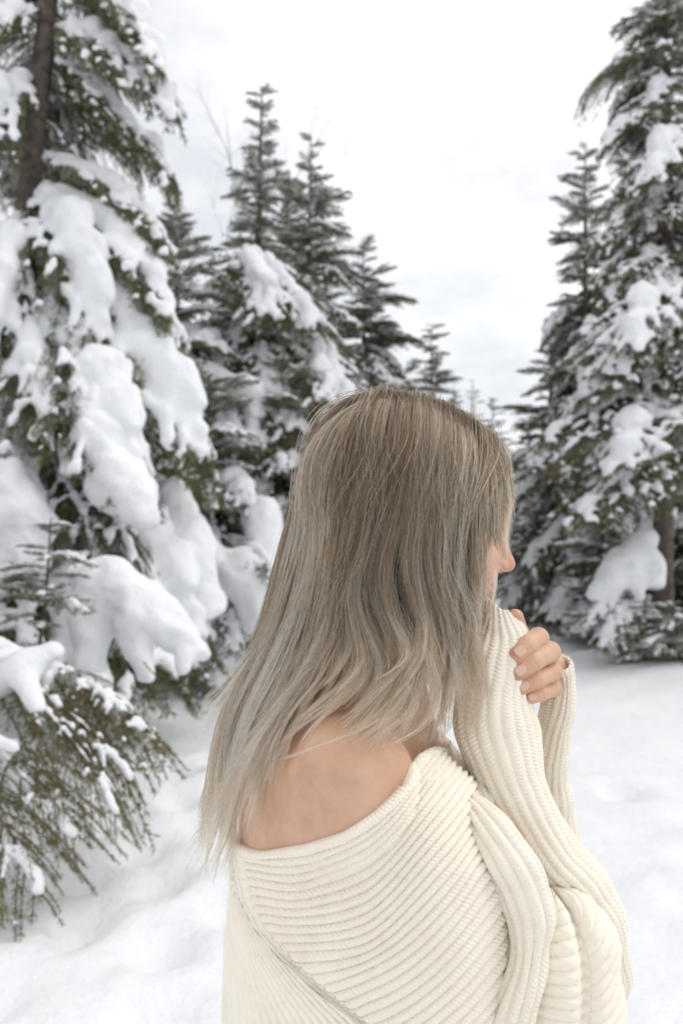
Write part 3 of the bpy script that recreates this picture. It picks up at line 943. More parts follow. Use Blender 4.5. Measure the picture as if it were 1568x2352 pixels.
    # --- leafless trees and twigs
    def twiggy(name, label, cat, base, tip, n, spread, seed, r0, depth2=3):
        rg = np.random.default_rng(seed)
        o = thing(name, base * np.array([1, 1, 0]) + np.array([0, 0, max(base[2], 0)]), label, cat)
        lines, rad = [], []

        def grow(p, dv, L, r, lev):
            m = 6
            pts = [p]
            dd = dv / np.linalg.norm(dv)
            for q in range(m):
                dd = dd + rg.normal(0, 0.10, 3)
                dd /= np.linalg.norm(dd)
                pts.append(pts[-1] + dd * L / m)
            pts = np.array(pts)
            lines.append(pts)
            rad.append((r, r * 0.45))
            if lev <= 0:
                return
            for q in range(n):
                u = rg.uniform(0.3, 1.0)
                pp = pts[min(int(u * m), m)]
                nd = dd + rg.normal(0, spread, 3)
                grow(pp, nd, L * rg.uniform(0.45, 0.65), r * 0.5, lev - 1)

        grow(base, tip - base, np.linalg.norm(tip - base) * 0.62, r0, depth2)
        v, f = twig_tubes(lines, rad)
        add_obj("branches", new_mesh("branches", v, f, MAT['bark']), o, world_verts=True)

    g = W(440, 1190, 15)
    twiggy("bare_tree", "leafless tree with fine pale twigs behind the left spruces", "tree", np.array([g[0], g[1], 0.0]), W(430, 300, 15), 5, 0.45, 61, 0.024, 4)
    twiggy("bare_twig", "single bare upright twig sticking out of the open snow of the track", "twig", W(1300, 1560, 7.9), W(1262, 1400, 7.9), 1, 0.25, 62, 0.008, 1)
    twiggy("bare_twig", "broken twig jutting from snow under the left snow heap", "twig", W(440, 1500, 5.2), W(478, 1560, 5.0), 1, 0.4, 63, 0.006, 1)
    twiggy("bare_twig", "thin curved twig low over the snow by the hanging sprays", "twig", W(330, 1520, 4.6), W(445, 1640, 4.4), 1, 0.3, 64, 0.005, 1)


build_forest()
# ------------------------------------------------------------------ the woman
def wp(px, py, d):
    return W(px, py, d)


PERSON_Y = 0.885
person = thing("person", (0.01, PERSON_Y, float(ground_z(0.01, PERSON_Y)) - 0.05),
               "woman seen from behind in cream off-shoulder ribbed sweater, hands raised to her mouth", "person")

YAW, BOW = math.radians(10), math.radians(9)
HC = W(944, 1146, 0.885)
_f = np.array([math.cos(YAW), math.sin(YAW), 0.0])
_l = np.array([-math.sin(YAW), math.cos(YAW), 0.0])
_u = np.array([0, 0, 1.0])
HF = _f * math.cos(BOW) - _u * math.sin(BOW)
HU = _u * math.cos(BOW) + _f * math.sin(BOW)
HR = np.stack([HF, _l, HU], 1)            # columns: forward, left, up


def hl(f, l, u):
    return HC + HF * f + _l * l + HU * u


def sd_head(p):
    q = (p - HC) @ HR
    d = sd_ell(q, (-0.018, 0, 0.004), (0.090, 0.074, 0.085))
    d = smin(d, sd_ell(q, (0.034, 0, -0.05), (0.060, 0.058, 0.088)), 0.03)
    d = smin(d, sd_ell(q, (0.045, 0, -0.104), (0.044, 0.040, 0.034)), 0.02)
    d = smin(d, sd_ell(q, (0.081, 0, -0.122), (0.015, 0.017, 0.014)), 0.018)
    d = smin(d, sd_ell(q, (0.072, 0, 0.004), (0.022, 0.045, 0.02)), 0.02)
    for s in (-1, 1):
        d = smin(d, sd_ell(q, (0.062, 0.034 * s, -0.05), (0.030, 0.027, 0.03)), 0.02)
        d = smax(d, -sd_ell(q, (0.097, 0.031 * s, -0.018), (0.014, 0.017, 0.011)), 0.012)
        d = smin(d, sd_ell(q, (0.077, 0.031 * s, -0.019), (0.0135, 0.0145, 0.0125)), 0.004)     # closed lids
        d = smin(d, sd_ell(q, (0.0, 0.068 * s, -0.03), (0.016, 0.006, 0.028)), 0.006)           # ears
    d = smin(d, sd_cone(q, np.array([0.090, 0, -0.008]), np.array([0.1095, 0, -0.048]), 0.007, 0.0098), 0.012)
    d = smin(d, sd_ell(q, (0.1125, 0, -0.0515), (0.0095, 0.0105, 0.0085)), 0.005)
    for s in (-1, 1):
        d = smin(d, sd_ell(q, (0.1005, 0.0125 * s, -0.0545), (0.0105, 0.0062, 0.0075)), 0.004)
        d = smax(d, -sd_ell(q, (0.1055, 0.0075 * s, -0.0625), (0.0055, 0.0032, 0.004)), 0.002)
    d = smin(d, sd_ell(q, (0.0945, 0, -0.0815), (0.0085, 0.021, 0.0062)), 0.005)
    d = smin(d, sd_ell(q, (0.0925, 0, -0.0945), (0.0088, 0.0185, 0.0068)), 0.005)
    d = smax(d, -sd_ell(q, (0.104, 0, -0.0878), (0.009, 0.024, 0.0013)), 0.002)
    return d


TORSO_AX = W(800, 1900, 0.885)


def sd_body(p):
    """whole figure, hands excluded"""
    d = sd_head(p)
    nk = W(850, 1635, 0.885)
    d = smin(d, sd_cone(p, hl(-0.032, 0, -0.075), nk, 0.050, 0.056), 0.035)
    # rib cage, back and shoulder girdle
    t = sd_ell(p, W(795, 1985, 0.885), (0.108, 0.150, 0.215))
    t = smin(t, sd_ell(p, W(790, 1800, 0.885), (0.090, 0.130, 0.085)), 0.05)
    for s, dd in ((-1, 0.885 - 0.153), (1, 0.885 + 0.150)):
        ac = W(790, 1672, 0.885) * np.array([1, 0, 1]) + np.array([0, dd, 0])
        t = smin(t, sd_cone(p, W(835, 1660, 0.885) + np.array([0, 0.03 * s, 0]), ac, 0.042, 0.040), 0.032)
        t = smin(t, sd_ell(p, ac + np.array([0.006, 0.006 * -s, -0.018]), (0.057, 0.049, 0.060)), 0.022)
        sc = W(712, 1800, 0.885) * np.array([1, 0, 1]) + np.array([0, 0.885 + s * 0.095, 0])
        t = smin(t, sd_ell(p, sc, (0.040, 0.052, 0.075)), 0.045)
    t = smin(t, sd_ell(p, W(960, 2080, 0.885) + np.array([0, -0.06, 0]), (0.07, 0.06, 0.06)), 0.05)
    t = smin(t, sd_ell(p, W(960, 2080, 0.885) + np.array([0, 0.06, 0]), (0.07, 0.06, 0.06)), 0.05)
    d = smin(d, t, 0.035)
    # waist, hips, legs
    base = W(800, 1900, 0.885)
    x0 = base[0]
    d = smin(d, sd_ell(p, (x0, 0.885, 1.02), (0.088, 0.118, 0.16)), 0.06)
    d = smin(d, sd_ell(p, (x0 - 0.015, 0.885, 0.86), (0.112, 0.158, 0.13)), 0.06)
    for s in (-1, 1):
        d = smin(d, sd_cone(p, (x0, 0.885 + 0.085 * s, 0.80), (x0 + 0.01, 0.885 + 0.09 * s, 0.44), 0.082, 0.055), 0.04)
        d = smin(d, sd_cone(p, (x0 + 0.01, 0.885 + 0.09 * s, 0.44), (x0 - 0.02, 0.885 + 0.09 * s, 0.02), 0.053, 0.036), 0.03)
        d = smin(d, sd_ell(p, (x0 + 0.04, 0.885 + 0.095 * s, -0.01), (0.11, 0.042, 0.04)), 0.03)
    # arms: right (near) and left (far); shoulder, elbow, mid-forearm, wrist
    for (a, b_, m_, c) in (((830, 1790, 0.772), (1285, 2040, 0.815), (1185, 1830, 0.828), (1138, 1560, 0.848)),
                           ((870, 1812, 1.02), (1280, 2080, 0.99), (1262, 1800, 0.943), (1278, 1640, 0.918))):
        a, b_, m_, c = W(*a), W(*b_), W(*m_), W(*c)
        d = smin(d, sd_cone(p, a, b_, 0.038, 0.026), 0.02)
        d = smin(d, sd_cone(p, b_, m_, 0.024, 0.015), 0.012)
        d = smin(d, sd_cone(p, m_, c, 0.015, 0.015), 0.012)
    # right hand, a loose fist inside the sleeve
    d = smin(d, sd_ell(p, W(1140, 1475, 0.857), (0.011, 0.016, 0.026)), 0.015)
    return d


def ruddy_of(v):
    q = (v - HC) @ HR
    r = 0.42 * np.exp(-(((q - np.array([0.112, 0, -0.052])) / np.array([0.016, 0.02, 0.016])) ** 2).sum(1))
    r += 0.85 * np.exp(-(((q - np.array([0.098, 0, -0.088])) / np.array([0.012, 0.022, 0.0105])) ** 2).sum(1) * 1.4)
    for s in (-1, 1):
        r += 0.25 * np.exp(-(((q - np.array([0.075, 0.035 * s, -0.05])) / 0.028) ** 2).sum(1))
    return r


# left hand: knuckle (pip), tip, root knuckle (mcp), radii
FINGERS = [  # (pip), (dip), (tip), (mcp), r_pip, r_tip
    ((1235, 1465, 0.850), (1208, 1483, 0.832), (1186, 1503, 0.826), (1238, 1497, 0.892), 0.0102, 0.0090),
    ((1262, 1497, 0.852), (1222, 1520, 0.832), (1186, 1546, 0.824), (1254, 1526, 0.893), 0.0102, 0.0089),
    ((1268, 1543, 0.854), (1229, 1561, 0.835), (1193, 1580, 0.827), (1260, 1557, 0.893), 0.0093, 0.0081),
    ((1270, 1582, 0.858), (1240, 1593, 0.841), (1212, 1604, 0.834), (1260, 1587, 0.892), 0.0079, 0.0070),
]


def sd_hand(p):
    d = np.full(p.shape[:-1], 1.0)
    palm_c = W(1250, 1545, 0.906)
    wrist = W(1276, 1645, 0.925)
    d = smin(d, sd_cone(p, wrist, palm_c, 0.022, 0.024), 0.015)
    d = smin(d, sd_ell(p, palm_c, (0.016, 0.024, 0.036)), 0.012)
    for pip, dip, tip, mcp, r0, r1 in FINGERS:
        a, b_, c, m = W(*pip), W(*dip), W(*tip), W(*mcp)
        g = sd_cone(p, m, a, r0 * 1.05, r0 * 0.97)
        g = smin(g, sd_cone(p, a, b_, r0 * 0.97, (r0 + r1) / 2), 0.004)
        g = smin(g, sd_cone(p, b_, c, (r0 + r1) / 2, r1 * 0.93), 0.003)
        # knuckle creases
        for jt, nx, w in ((a, b_, 0.9), (b_, c, 0.8)):
            ax = (nx - jt) / np.linalg.norm(nx - jt)
            t = (p - jt) @ ax
            for o in (-0.0022, 0.0006, 0.003):
                g = g + 0.0008 * w * np.exp(-((t - o) / 0.0007) ** 2)
        d = np.minimum(d, g) if r0 > 1 else smin(d, g, 0.0022)
    # thumb behind the cuff
    d = smin(d, sd_cone(p, W(1232, 1520, 0.915), W(1192, 1456, 0.906), 0.012, 0.0098), 0.006)
    d = smin(d, sd_cone(p, W(1192, 1456, 0.906), W(1183, 1417, 0.896), 0.0098, 0.0084), 0.004)
    return d


def build_body():
    parts = []
    G, lo = make_grid((-0.24, 0.66, -0.08), (0.36, 1.14, 1.70), 0.0085)
    v, f = surface_nets(sd_body(G.reshape(-1, 3)).reshape(G.shape[:3]), lo, 0.0085)
    # fine shoulder and face are meshed again at higher resolution from the same field
    keep_z = 1.20
    c = v[f].mean(1)
    low = f[c[:, 2] < keep_z]
    parts.append((v, low))
    h = 0.0034
    G, lo = make_grid((-0.16, 0.66, keep_z - 0.012), (0.36, 1.12, 1.66), h)
    v2, f2 = surface_nets(sd_body(G.reshape(-1, 3)).reshape(G.shape[:3]), lo, h)
    parts.append((v2, f2))
    h = 0.0011
    lo_h = np.minimum(W(1160, 1640, 0.80), W(1160, 1390, 0.80)) - 0.005
    hi_h = np.array([W(1310, 1400, 0.93)[0], 0.945, W(1310, 1390, 0.86)[2] + 0.004])
    G, lo = make_grid(lo_h, hi_h, h)
    v3, f3 = surface_nets(sd_hand(G.reshape(-1, 3)).reshape(G.shape[:3]), lo, h)
    parts.append((v3, f3))
    V, F, off = [], [], 0
    for v, f in parts:
        used = np.unique(f)
        remap = np.full(len(v), -1)
        remap[used] = np.arange(len(used))
        V.append(v[used])
        F.append(remap[f] + off)
        off += len(used)
    ru = [ruddy_of(V[0]) * 0, ruddy_of(V[1])]
    tips = np.array([W(*t[2]) for t in FINGERS] + [W(1183, 1417, 0.896)])
    pips = np.array([W(*t[0]) for t in FINGERS])
    dist = np.min(np.linalg.norm(V[2][:, None] - tips[None], axis=2), 1)
    dist2 = np.min(np.linalg.norm(V[2][:, None] - pips[None], axis=2), 1)
    ru.append(0.34 * np.exp(-(dist / 0.014) ** 2) + 0.18 * np.exp(-(dist2 / 0.011) ** 2))
    me = new_mesh("body", np.concatenate(V), np.concatenate(F), MAT['skin'], attrs={"ruddy": np.concatenate(ru)})
    body = add_obj("body", me, person, world_verts=True)
    # nails: thin curved plates on the camera-side of the tips
    for pip, dip, tip, mcp, r0, r1 in FINGERS:
        b_, c = W(*dip), W(*tip)
        ax = (c - b_) / np.linalg.norm(c - b_)
        up = np.array([-0.15, -1.0, 0.25])
        up -= (up @ ax) * ax
        up /= np.linalg.norm(up)
        sd = np.cross(ax, up)
        n1, n2 = 15, 13
        s = np.linspace(-1, 1, n1)[:, None]
        t = np.linspace(-1, 1, n2)[None, :]
        # squircle plate bent round the finger
        w = 0.0050 * r1 / 0.0086
        ln = 0.0062 * r1 / 0.0086
        sx = s * np.sqrt(1 - 0.42 * t ** 2) * w
        tx = t * np.sqrt(1 - 0.42 * s ** 2) * ln + 0.0035
        ang = sx / (r1 * 0.9)
        rr = r1 * 0.955 + 0.0003 - 0.0009 * np.clip(np.maximum(np.abs(s), np.abs(t)) - 0.8, 0, 1) * 5 * 0.4
        cc = c - ax * 0.0045
        P_ = cc + tx[..., None] * ax + (np.sin(ang) * rr)[..., None] * sd + (np.cos(ang) * rr)[..., None] * up
        o = add_obj("fingernail", new_mesh("fingernail", P_.reshape(-1, 3), grid_faces(n1, n2), MAT['nail']), body)
        md = o.modifiers.new("thickness", 'SOLIDIFY')
        md.thickness = 0.0006
        md.offset = 0
    return body


body = build_body()

# dark trousers and boots below the hem
def build_trousers():
    G, lo = make_grid((-0.22, 0.66, -0.05), (0.26, 1.12, 1.0), 0.009)
    d = sd_body(G.reshape(-1, 3)).reshape(G.shape[:3]) - 0.012
    d = np.maximum(d, G[..., 2] - 0.96)
    v, f = surface_nets(d, lo, 0.009)
    add_obj("trousers", new_mesh("trousers", v, f, MAT['denim']), person, world_verts=True)


build_trousers()


# ------------------------------------------------------------------ sweater
NECK = np.array([(536, 1903), (545, 1912), (560, 1924), (580, 1932), (629, 1937), (711, 1925), (793, 1894), (861, 1850), (915, 1799), (949, 1752), (965, 1729), (985, 1716), (1003, 1711), (1100, 1711)], float)
XL = np.array([(1600, 560), (1700, 552), (1850, 540), (1905, 536), (1950, 534), (2050, 525), (2150, 517), (2352, 515), (2700, 520), (3100, 520)], float)
XR = np.array([(1600, 900), (1680, 975), (1711, 1003), (1758, 1052), (1792, 1092), (1847, 1112), (1900, 1130), (1950, 1160), (2003, 1188), (2071, 1210), (2200, 1225), (2352, 1230), (3100, 1220)], float)
SEAM = np.array([(1600, 500), (1900, 534), (1945, 545), (2000, 552), (2060, 564), (2126, 597), (2185, 646), (2253, 719), (2322, 804), (2352, 843), (2450, 975), (2650, 1240), (3100, 1700)], float)
RIBS = [   # rib number, course across the picture
    (-9, [(430, 1720), (536, 1730), (711, 1740), (861, 1640), (950, 1520), (1150, 1200)]),
    (0, [(430, 1880), (536, 1903), (560, 1924), (580, 1932), (629, 1937), (711, 1925), (793, 1894), (861, 1850), (915, 1799), (949, 1750), (1003, 1675), (1050, 1605), (1150, 1440)]),
    (5, [(430, 2000), (560, 2012), (650, 2027), (700, 2024), (750, 2007), (800, 1988), (850, 1962), (900, 1915), (950, 1855), (1000, 1792), (1050, 1725), (1150, 1570)]),
    (10, [(430, 2112), (600, 2118), (650, 2123), (700, 2124), (750, 2120), (800, 2110), (850, 2089), (900, 2045), (950, 1988), (1000, 1932), (1050, 1875), (1100, 1800), (1150, 1715)]),
    (13, [(430, 2175), (650, 2184), (750, 2181), (800, 2176), (850, 2160), (900, 2122), (950, 2071), (1000, 2018), (1050, 1962), (1100, 1888), (1150, 1800)]),
    (16, [(430, 2255), (700, 2262), (750, 2258), (800, 2243), (850, 2222), (900, 2195), (950, 2158), (1000, 2110), (1050, 2054), (1100, 1982), (1150, 1904), (1200, 1810)]),
    (20, [(430, 2350), (750, 2352), (850, 2325), (900, 2305), (950, 2275), (1000, 2235), (1050, 2185), (1100, 2125), (1150, 2060), (1200, 1975), (1250, 1880)]),
    (26, [(430, 2510), (750, 2505), (850, 2488), (950, 2449), (1050, 2380), (1100, 2330), (1150, 2270), (1200, 2200), (1250, 2110)]),
    (44, [(430, 2990), (750, 2985), (850, 2968), (950, 2929), (1050, 2860), (1100, 2810), (1150, 2750), (1200, 2680), (1250, 2590)]),
]
RIBX = np.linspace(350, 1350, 500)
RIBN = np.array([r[0] for r in RIBS], float)
RIBY = []
for _n, _p in RIBS:
    _q = np.array(_p, float)
    _c = catmull(_q, 300)
    _o = np.argsort(_c[:, 0])
    RIBY.append(np.interp(RIBX, _c[_o, 0], _c[_o, 1]))
RIBY = np.array(RIBY)


def panel_phase(x, y):
    """rib number at picture position x, y on the shoulder panel"""
    fx = np.clip((x - RIBX[0]) / (RIBX[1] - RIBX[0]), 0, len(RIBX) - 1.001)
    i = fx.astype(int)
    w = fx - i
    Y = RIBY[:, i] * (1 - w) + RIBY[:, i + 1] * w          # (ribs, points)
    out = np.full(x.shape, RIBN[0])
    # monotone interpolation with smoothed slopes
    for k in range(len(RIBN) - 1):
        y0, y1 = Y[k], Y[k + 1]
        m = (y >= y0)
        t = np.clip((y - y0) / np.maximum(y1 - y0, 1e-3), 0, 1)
        out = np.where(m, RIBN[k] + (RIBN[k + 1] - RIBN[k]) * t, out)
    return out


def rib_profile(ph):
    f = np.abs(np.sin(np.pi * ph))
    return f ** 0.62


def build_sweater():
    # columns: near half from the spine (left) round the shoulder to the front, then the far half
    n_near, n_far = 470, 110
    ph = np.concatenate([np.linspace(math.pi, 0, n_near), np.linspace(0, -math.pi, n_far + 2)[1:-1]])
    n_phi = len(ph)
    # more columns where the silhouette turns
    rows = np.concatenate([np.linspace(0, 1, 400)])
    n_s = len(rows)
    cosp, sinp = np.cos(ph), np.sin(ph)

    def xs(y):
        return np.interp(y, XL[:, 0], XL[:, 1]), np.interp(y, XR[:, 0], XR[:, 1])

    def xd(phi_c, phi_s, y):
        l, r = xs(y)
        x = (l + r) / 2 + (r - l) / 2 * np.sign(phi_c) * np.abs(phi_c) ** 0.92
        Rn = np.interp(y, [1650, 1711, 1850, 2000, 2352, 3000], [0.13, 0.150, 0.178, 0.19, 0.195, 0.20])
        R = np.where(phi_s >= 0, Rn, 0.185)
        dd = 0.885 - 0.045 * phi_c - R * np.sign(phi_s) * np.abs(phi_s) ** 0.85
        return x, dd

    ytop = np.full(n_phi, 1850.0)
    for _ in range(30):
        x, _d = xd(cosp, sinp, ytop)
        near = np.interp(x, NECK[:, 0], NECK[:, 1])
        far = np.interp(-ph / math.pi, [0, 0.15, 0.35, 0.6, 0.8, 0.93, 1.0], [1711, 1690, 1640, 1625, 1690, 1820, 1903])
        tgt = np.where(sinp >= 0, near, far)
        ytop = ytop + 0.5 * (tgt - ytop)
    yv = np.empty((n_phi, n_s))
    for i in range(n_phi):
        # dense in view, stretched below the frame down to the hem
        t = rows
        yv[i] = ytop[i] + np.where(t < 0.88, t / 0.88 * (2390 - ytop[i]), (2390 - ytop[i]) + ((t - 0.88) / 0.12) ** 1.3 * 560)
    C, S = np.broadcast_to(cosp[:, None], yv.shape), np.broadcast_to(sinp[:, None], yv.shape)
    x, dd = xd(C, S, yv)
    P = W(x, yv, dd)
    # keep the cloth outside the body: push from the body's axis
    ax = np.stack([np.full(yv.shape, TORSO_AX[0] + 0.01), np.full(yv.shape, 0.885), P[..., 2]], -1)
    dirv = P - ax
    r0 = np.linalg.norm(dirv, axis=-1)
    dirv = dirv / np.maximum(r0, 1e-6)[..., None]
    st_i, st_j = 6, 6
    sub = (slice(None, None, st_i), slice(None, None, st_j))
    a_s, d_s = ax[sub].reshape(-1, 3), dirv[sub].reshape(-1, 3)
    rb = np.full(len(a_s), 0.02)
    hi = np.full(len(a_s), 0.30)
    # outermost body surface along the ray
    rr = np.linspace(0.30, 0.02, 60)
    found = np.zeros(len(a_s), bool)
    for r in rr:
        m = ~found
        if not m.any():
            break
        q = sd_torso_only(a_s[m] + d_s[m] * r)
        hit = q < 0
        idx = np.where(m)[0][hit]
        rb[idx] = r
        found[idx] = True
    lo_r, hi_r = rb.copy(), rb + 0.28 / 59
    for _ in range(6):
        md = (lo_r + hi_r) / 2
        inside = sd_torso_only(a_s + d_s * md[:, None]) < 0
        lo_r, hi_r = np.where(inside, md, lo_r), np.where(inside, hi_r, md)
    rb = lo_r.reshape(P[sub].shape[:2])
    for _ in range(3):
        rb[1:-1] = (rb[:-2] + 2 * rb[1:-1] + rb[2:]) / 4
        rb[:, 1:-1] = (rb[:, :-2] + 2 * rb[:, 1:-1] + rb[:, 2:]) / 4
    gi = np.clip(np.arange(n_phi) / st_i, 0, rb.shape[0] - 1.001)
    gj = np.clip(np.arange(n_s) / st_j, 0, rb.shape[1] - 1.001)
    i0, j0 = gi.astype(int), gj.astype(int)
    wi, wj = (gi - i0)[:, None], (gj - j0)[None, :]
    rbf = (rb[i0][:, j0] * (1 - wi) * (1 - wj) + rb[i0 + 1][:, j0] * wi * (1 - wj) + rb[i0][:, j0 + 1] * (1 - wi) * wj + rb[i0 + 1][:, j0 + 1] * wi * wj)
    for _ in range(14):
        rbf[1:-1] = (rbf[:-2] + 2 * rbf[1:-1] + rbf[2:]) / 4
        rbf[:, 1:-1] = (rbf[:, :-2] + 2 * rbf[:, 1:-1] + rbf[:, 2:]) / 4
    below = yv - ytop[:, None]
    hug = rbf + 0.0075
    free = np.maximum(r0, rbf + 0.012)
    w = smooth01(0, 260, below) * 0.85 + 0.15 * smooth01(0, 40, below)
    w = np.maximum(w, smooth01(740, 990, x) * (S > 0))
    r = hug * (1 - w) + free * w
    # soft drape folds
    fold = 0.0035 * vnoise(P, 14, 2, 5) * smooth01(60, 400, below)
    P = ax + dirv * (r + fold)[..., None]
    N = grid_normals(P)
    if (N[n_near // 2, 50] @ np.array([0, -1, 0])) < 0:
        N = -N
    # picture position of the displaced surface drives the rib layout
    px = 784 + (P[..., 0]) / P[..., 1] * FPX
    py = 1190 - (P[..., 2] - CAM_Z) / P[..., 1] * FPX
    seam = np.interp(py, SEAM[:, 0], SEAM[:, 1])
    xl = np.interp(py, XL[:, 0], XL[:, 1])
    pa = panel_phase(px.ravel(), py.ravel()).reshape(px.shape)
    pa += 0.05 * vnoise(P, 25, 1, 3)
    wB = np.clip((px - xl) / np.maximum(seam - xl, 8), 0, 1)
    pb = 17 * wB ** 0.9 + (py - 1945) * 0.004 + 0.08 * vnoise(P, 20, 1, 4)
    pf = ph[:, None] * 26 / math.pi + 0 * py
    hidden = S < -0.01
    onB = (px < seam) & ~hidden
    prof = np.where(onB, rib_profile(pb) * 1.05, rib_profile(pa))
    ampm = np.where(hidden, rib_profile(pf) * 0.7, prof)
    # stitched seam: three cords
    ds = (px - seam) / 8.0
    cord = np.clip(1 - np.abs(ds), 0, 1) * 0
    for o in (-1.0, 0.0, 1.0):
        cord = np.maximum(cord, np.clip(1 - (np.abs(ds - o) * 2.2) ** 2, 0, 1))
    on_seam = (np.abs(ds) < 1.6) & ~hidden & (py > 1930)
    ampm = np.where(on_seam, 0.45 + 0.55 * cord, ampm)
    # rounded edge at the neckline
    edge = np.clip(below / 15.0, 0, 1)
    ampm = np.where(S >= -0.01, np.where(edge < 1, np.sqrt(1 - (1 - edge) ** 2) * 1.0, ampm), ampm)
    rv = np.where(onB, pb, np.where(hidden, pf, pa))
    ru = np.where(onB, py / 40.0, np.where(hidden, py / 40.0, (px * 0.80 - py * 0.62) / 10.5))
    P = P + N * ((ampm - 0.55) * 0.0041)[..., None]
    # hem / neckline turned inwards for thickness
    lip = [P[:, :1] - N[:, :1] * 0.007, P[:, :1] - N[:, :1] * 0.008 + np.array([0, 0, -0.025])]
    P = np.concatenate([lip[1], lip[0], P], 1)
    ru = np.concatenate([ru[:, :1], ru[:, :1], ru], 1)
    rv = np.concatenate([rv[:, :1], rv[:, :1], rv], 1)
    me = new_mesh("sweater", P.reshape(-1, 3), grid_faces(n_phi, P.shape[1], True), MAT['knit'], attrs={"ru": ru.ravel(), "rv": rv.ravel()})
    return add_obj("sweater", me, person, world_verts=True)


def sd_torso_only(p):
    t = sd_ell(p, W(795, 1985, 0.885), (0.108, 0.150, 0.215))
    t = smin(t, sd_ell(p, W(790, 1800, 0.885), (0.090, 0.130, 0.085)), 0.05)
    for s, dd in ((-1, 0.885 - 0.153), (1, 0.885 + 0.150)):
        ac = W(790, 1672, 0.885) * np.array([1, 0, 1]) + np.array([0, dd, 0])
        t = smin(t, sd_cone(p, W(835, 1660, 0.885) + np.array([0, 0.03 * s, 0]), ac, 0.042, 0.040), 0.032)
        t = smin(t, sd_ell(p, ac + np.array([0.006, 0.006 * -s, -0.018]), (0.057, 0.049, 0.060)), 0.022)
        sc = W(712, 1800, 0.885) * np.array([1, 0, 1]) + np.array([0, 0.885 + s * 0.095, 0])
        t = smin(t, sd_ell(p, sc, (0.040, 0.052, 0.075)), 0.045)
    return t


def tube(name, path, nrib, parent, n_around=150, n_along=260, kind='long', amp=0.0042, pitch=0.0115, crumple=0.003, close=(False, False), twist=0.0, stitch=255.0, seed=0, phase0=0.0, crease=None, slant=0.0):
    """knitted sleeve: path rows (px, py, d, half-width m, half-depth m)"""
    p = np.asarray(path, float)
    c = catmull(W(p[:, 0], p[:, 1], p[:, 2]), n_along)
    rw = catmull(np.stack([p[:, 3], p[:, 4], 0 * p[:, 3]], -1), n_along)
    T = np.gradient(c, axis=0)
    sl = np.linalg.norm(T, axis=1)
    L = np.concatenate([[0], np.cumsum((sl[1:] + sl[:-1]) / 2)])
    T /= sl[:, None]
    A = np.cross(T, [0, 1, 0])
    A /= np.linalg.norm(A, axis=1)[:, None]
    B = np.cross(A, T)                        # away from the camera
    a = np.linspace(0, 2 * math.pi, n_around, endpoint=False)
    r1 = rw[:, 0].copy()
    r2 = rw[:, 1].copy()
    u = np.linspace(0, 1, n_along)
    if close[0]:
        g = np.sqrt(np.clip(1 - (1 - np.clip(u / 0.10, 0, 1)) ** 2, 0.0004, 1))
        r1 *= g
        r2 *= g
    if close[1]:
        g = np.sqrt(np.clip(1 - (1 - np.clip((1 - u) / 0.10, 0, 1)) ** 2, 0.0004, 1))
        r1 *= g
        r2 *= g
    P = c[None] + (np.cos(a)[:, None, None] * A[None]) * r1[None, :, None] + (np.sin(a)[:, None, None] * B[None]) * r2[None, :, None]
    N = grid_normals(P, True)
    ctr = (P - c[None])
    if (N * ctr).sum() < 0:
        N = -N
    P = P + T[None] * (slant * np.cos(a)[:, None] * (1 - smooth01(0, 0.12, u))[None, :])[..., None]
    P = P + T[None] * (abs(slant) * 0.35 * (np.sin(3 * a + 1) + 0.6 * np.sin(7 * a))[:, None] * (1 - smooth01(0, 0.05, u))[None, :])[..., None] * 0.35
    # crumples: bulges across the sleeve
    bulge = crumple * (vnoise(P, 22, 2, seed + 1) + 0.8 * vnoise(np.stack([P[..., 0] * 8, P[..., 1] * 8, P[..., 2] * 40], -1), 1.0, 1, seed + 2))
    if crease:
        bulge = bulge - crease[1] * np.exp(-((a[:, None] - crease[0] + 0.12 * np.sin(L[None] * 22)) / crease[2]) ** 2)
    P = P + N * bulge[..., None]
    aa = a[:, None] + twist * L[None, :]
    if kind == 'long':
        rv = aa / (2 * math.pi) * nrib + phase0 + 0.06 * vnoise(P, 30, 1, seed)
        ru = np.broadcast_to(L[None, :] * stitch, rv.shape)
    else:
        rv = np.broadcast_to(L[None, :] / pitch, P.shape[:2]) + 0.25 * np.cos(a)[:, None] * twist + (np.where(a[:, None] > crease[0], 2.6 * np.sin(a[:, None] - crease[0]) + 0.45, 0.5 * np.sin(a[:, None] - crease[0])) if crease else 0) + 0.10 * vnoise(P, 16, 1, seed)
        ru = np.broadcast_to(a[:, None] * r1.mean() * stitch, rv.shape)
    prof = rib_profile(rv)
    P = P + N * ((prof - 0.6) * amp)[..., None]
    # cuff ends: turn the edge inwards
    ends = []
    if not close[0]:
        e = c[0] + (P[:, 0] - c[0]) * 0.84
        e2 = c[0] + (P[:, 0] - c[0]) * 0.80 + T[0] * 0.03
        P = np.concatenate([e2[:, None], e[:, None], P], 1)
        ru = np.concatenate([ru[:, :1], ru[:, :1], ru], 1)
        rv = np.concatenate([rv[:, :1], rv[:, :1], rv], 1)
    me = new_mesh(name, P.reshape(-1, 3), grid_faces(n_around, P.shape[1], True), MAT['knit'], attrs={"ru": ru.ravel(), "rv": rv.ravel()})
    return add_obj(name, me, parent)


sweater = build_sweater()
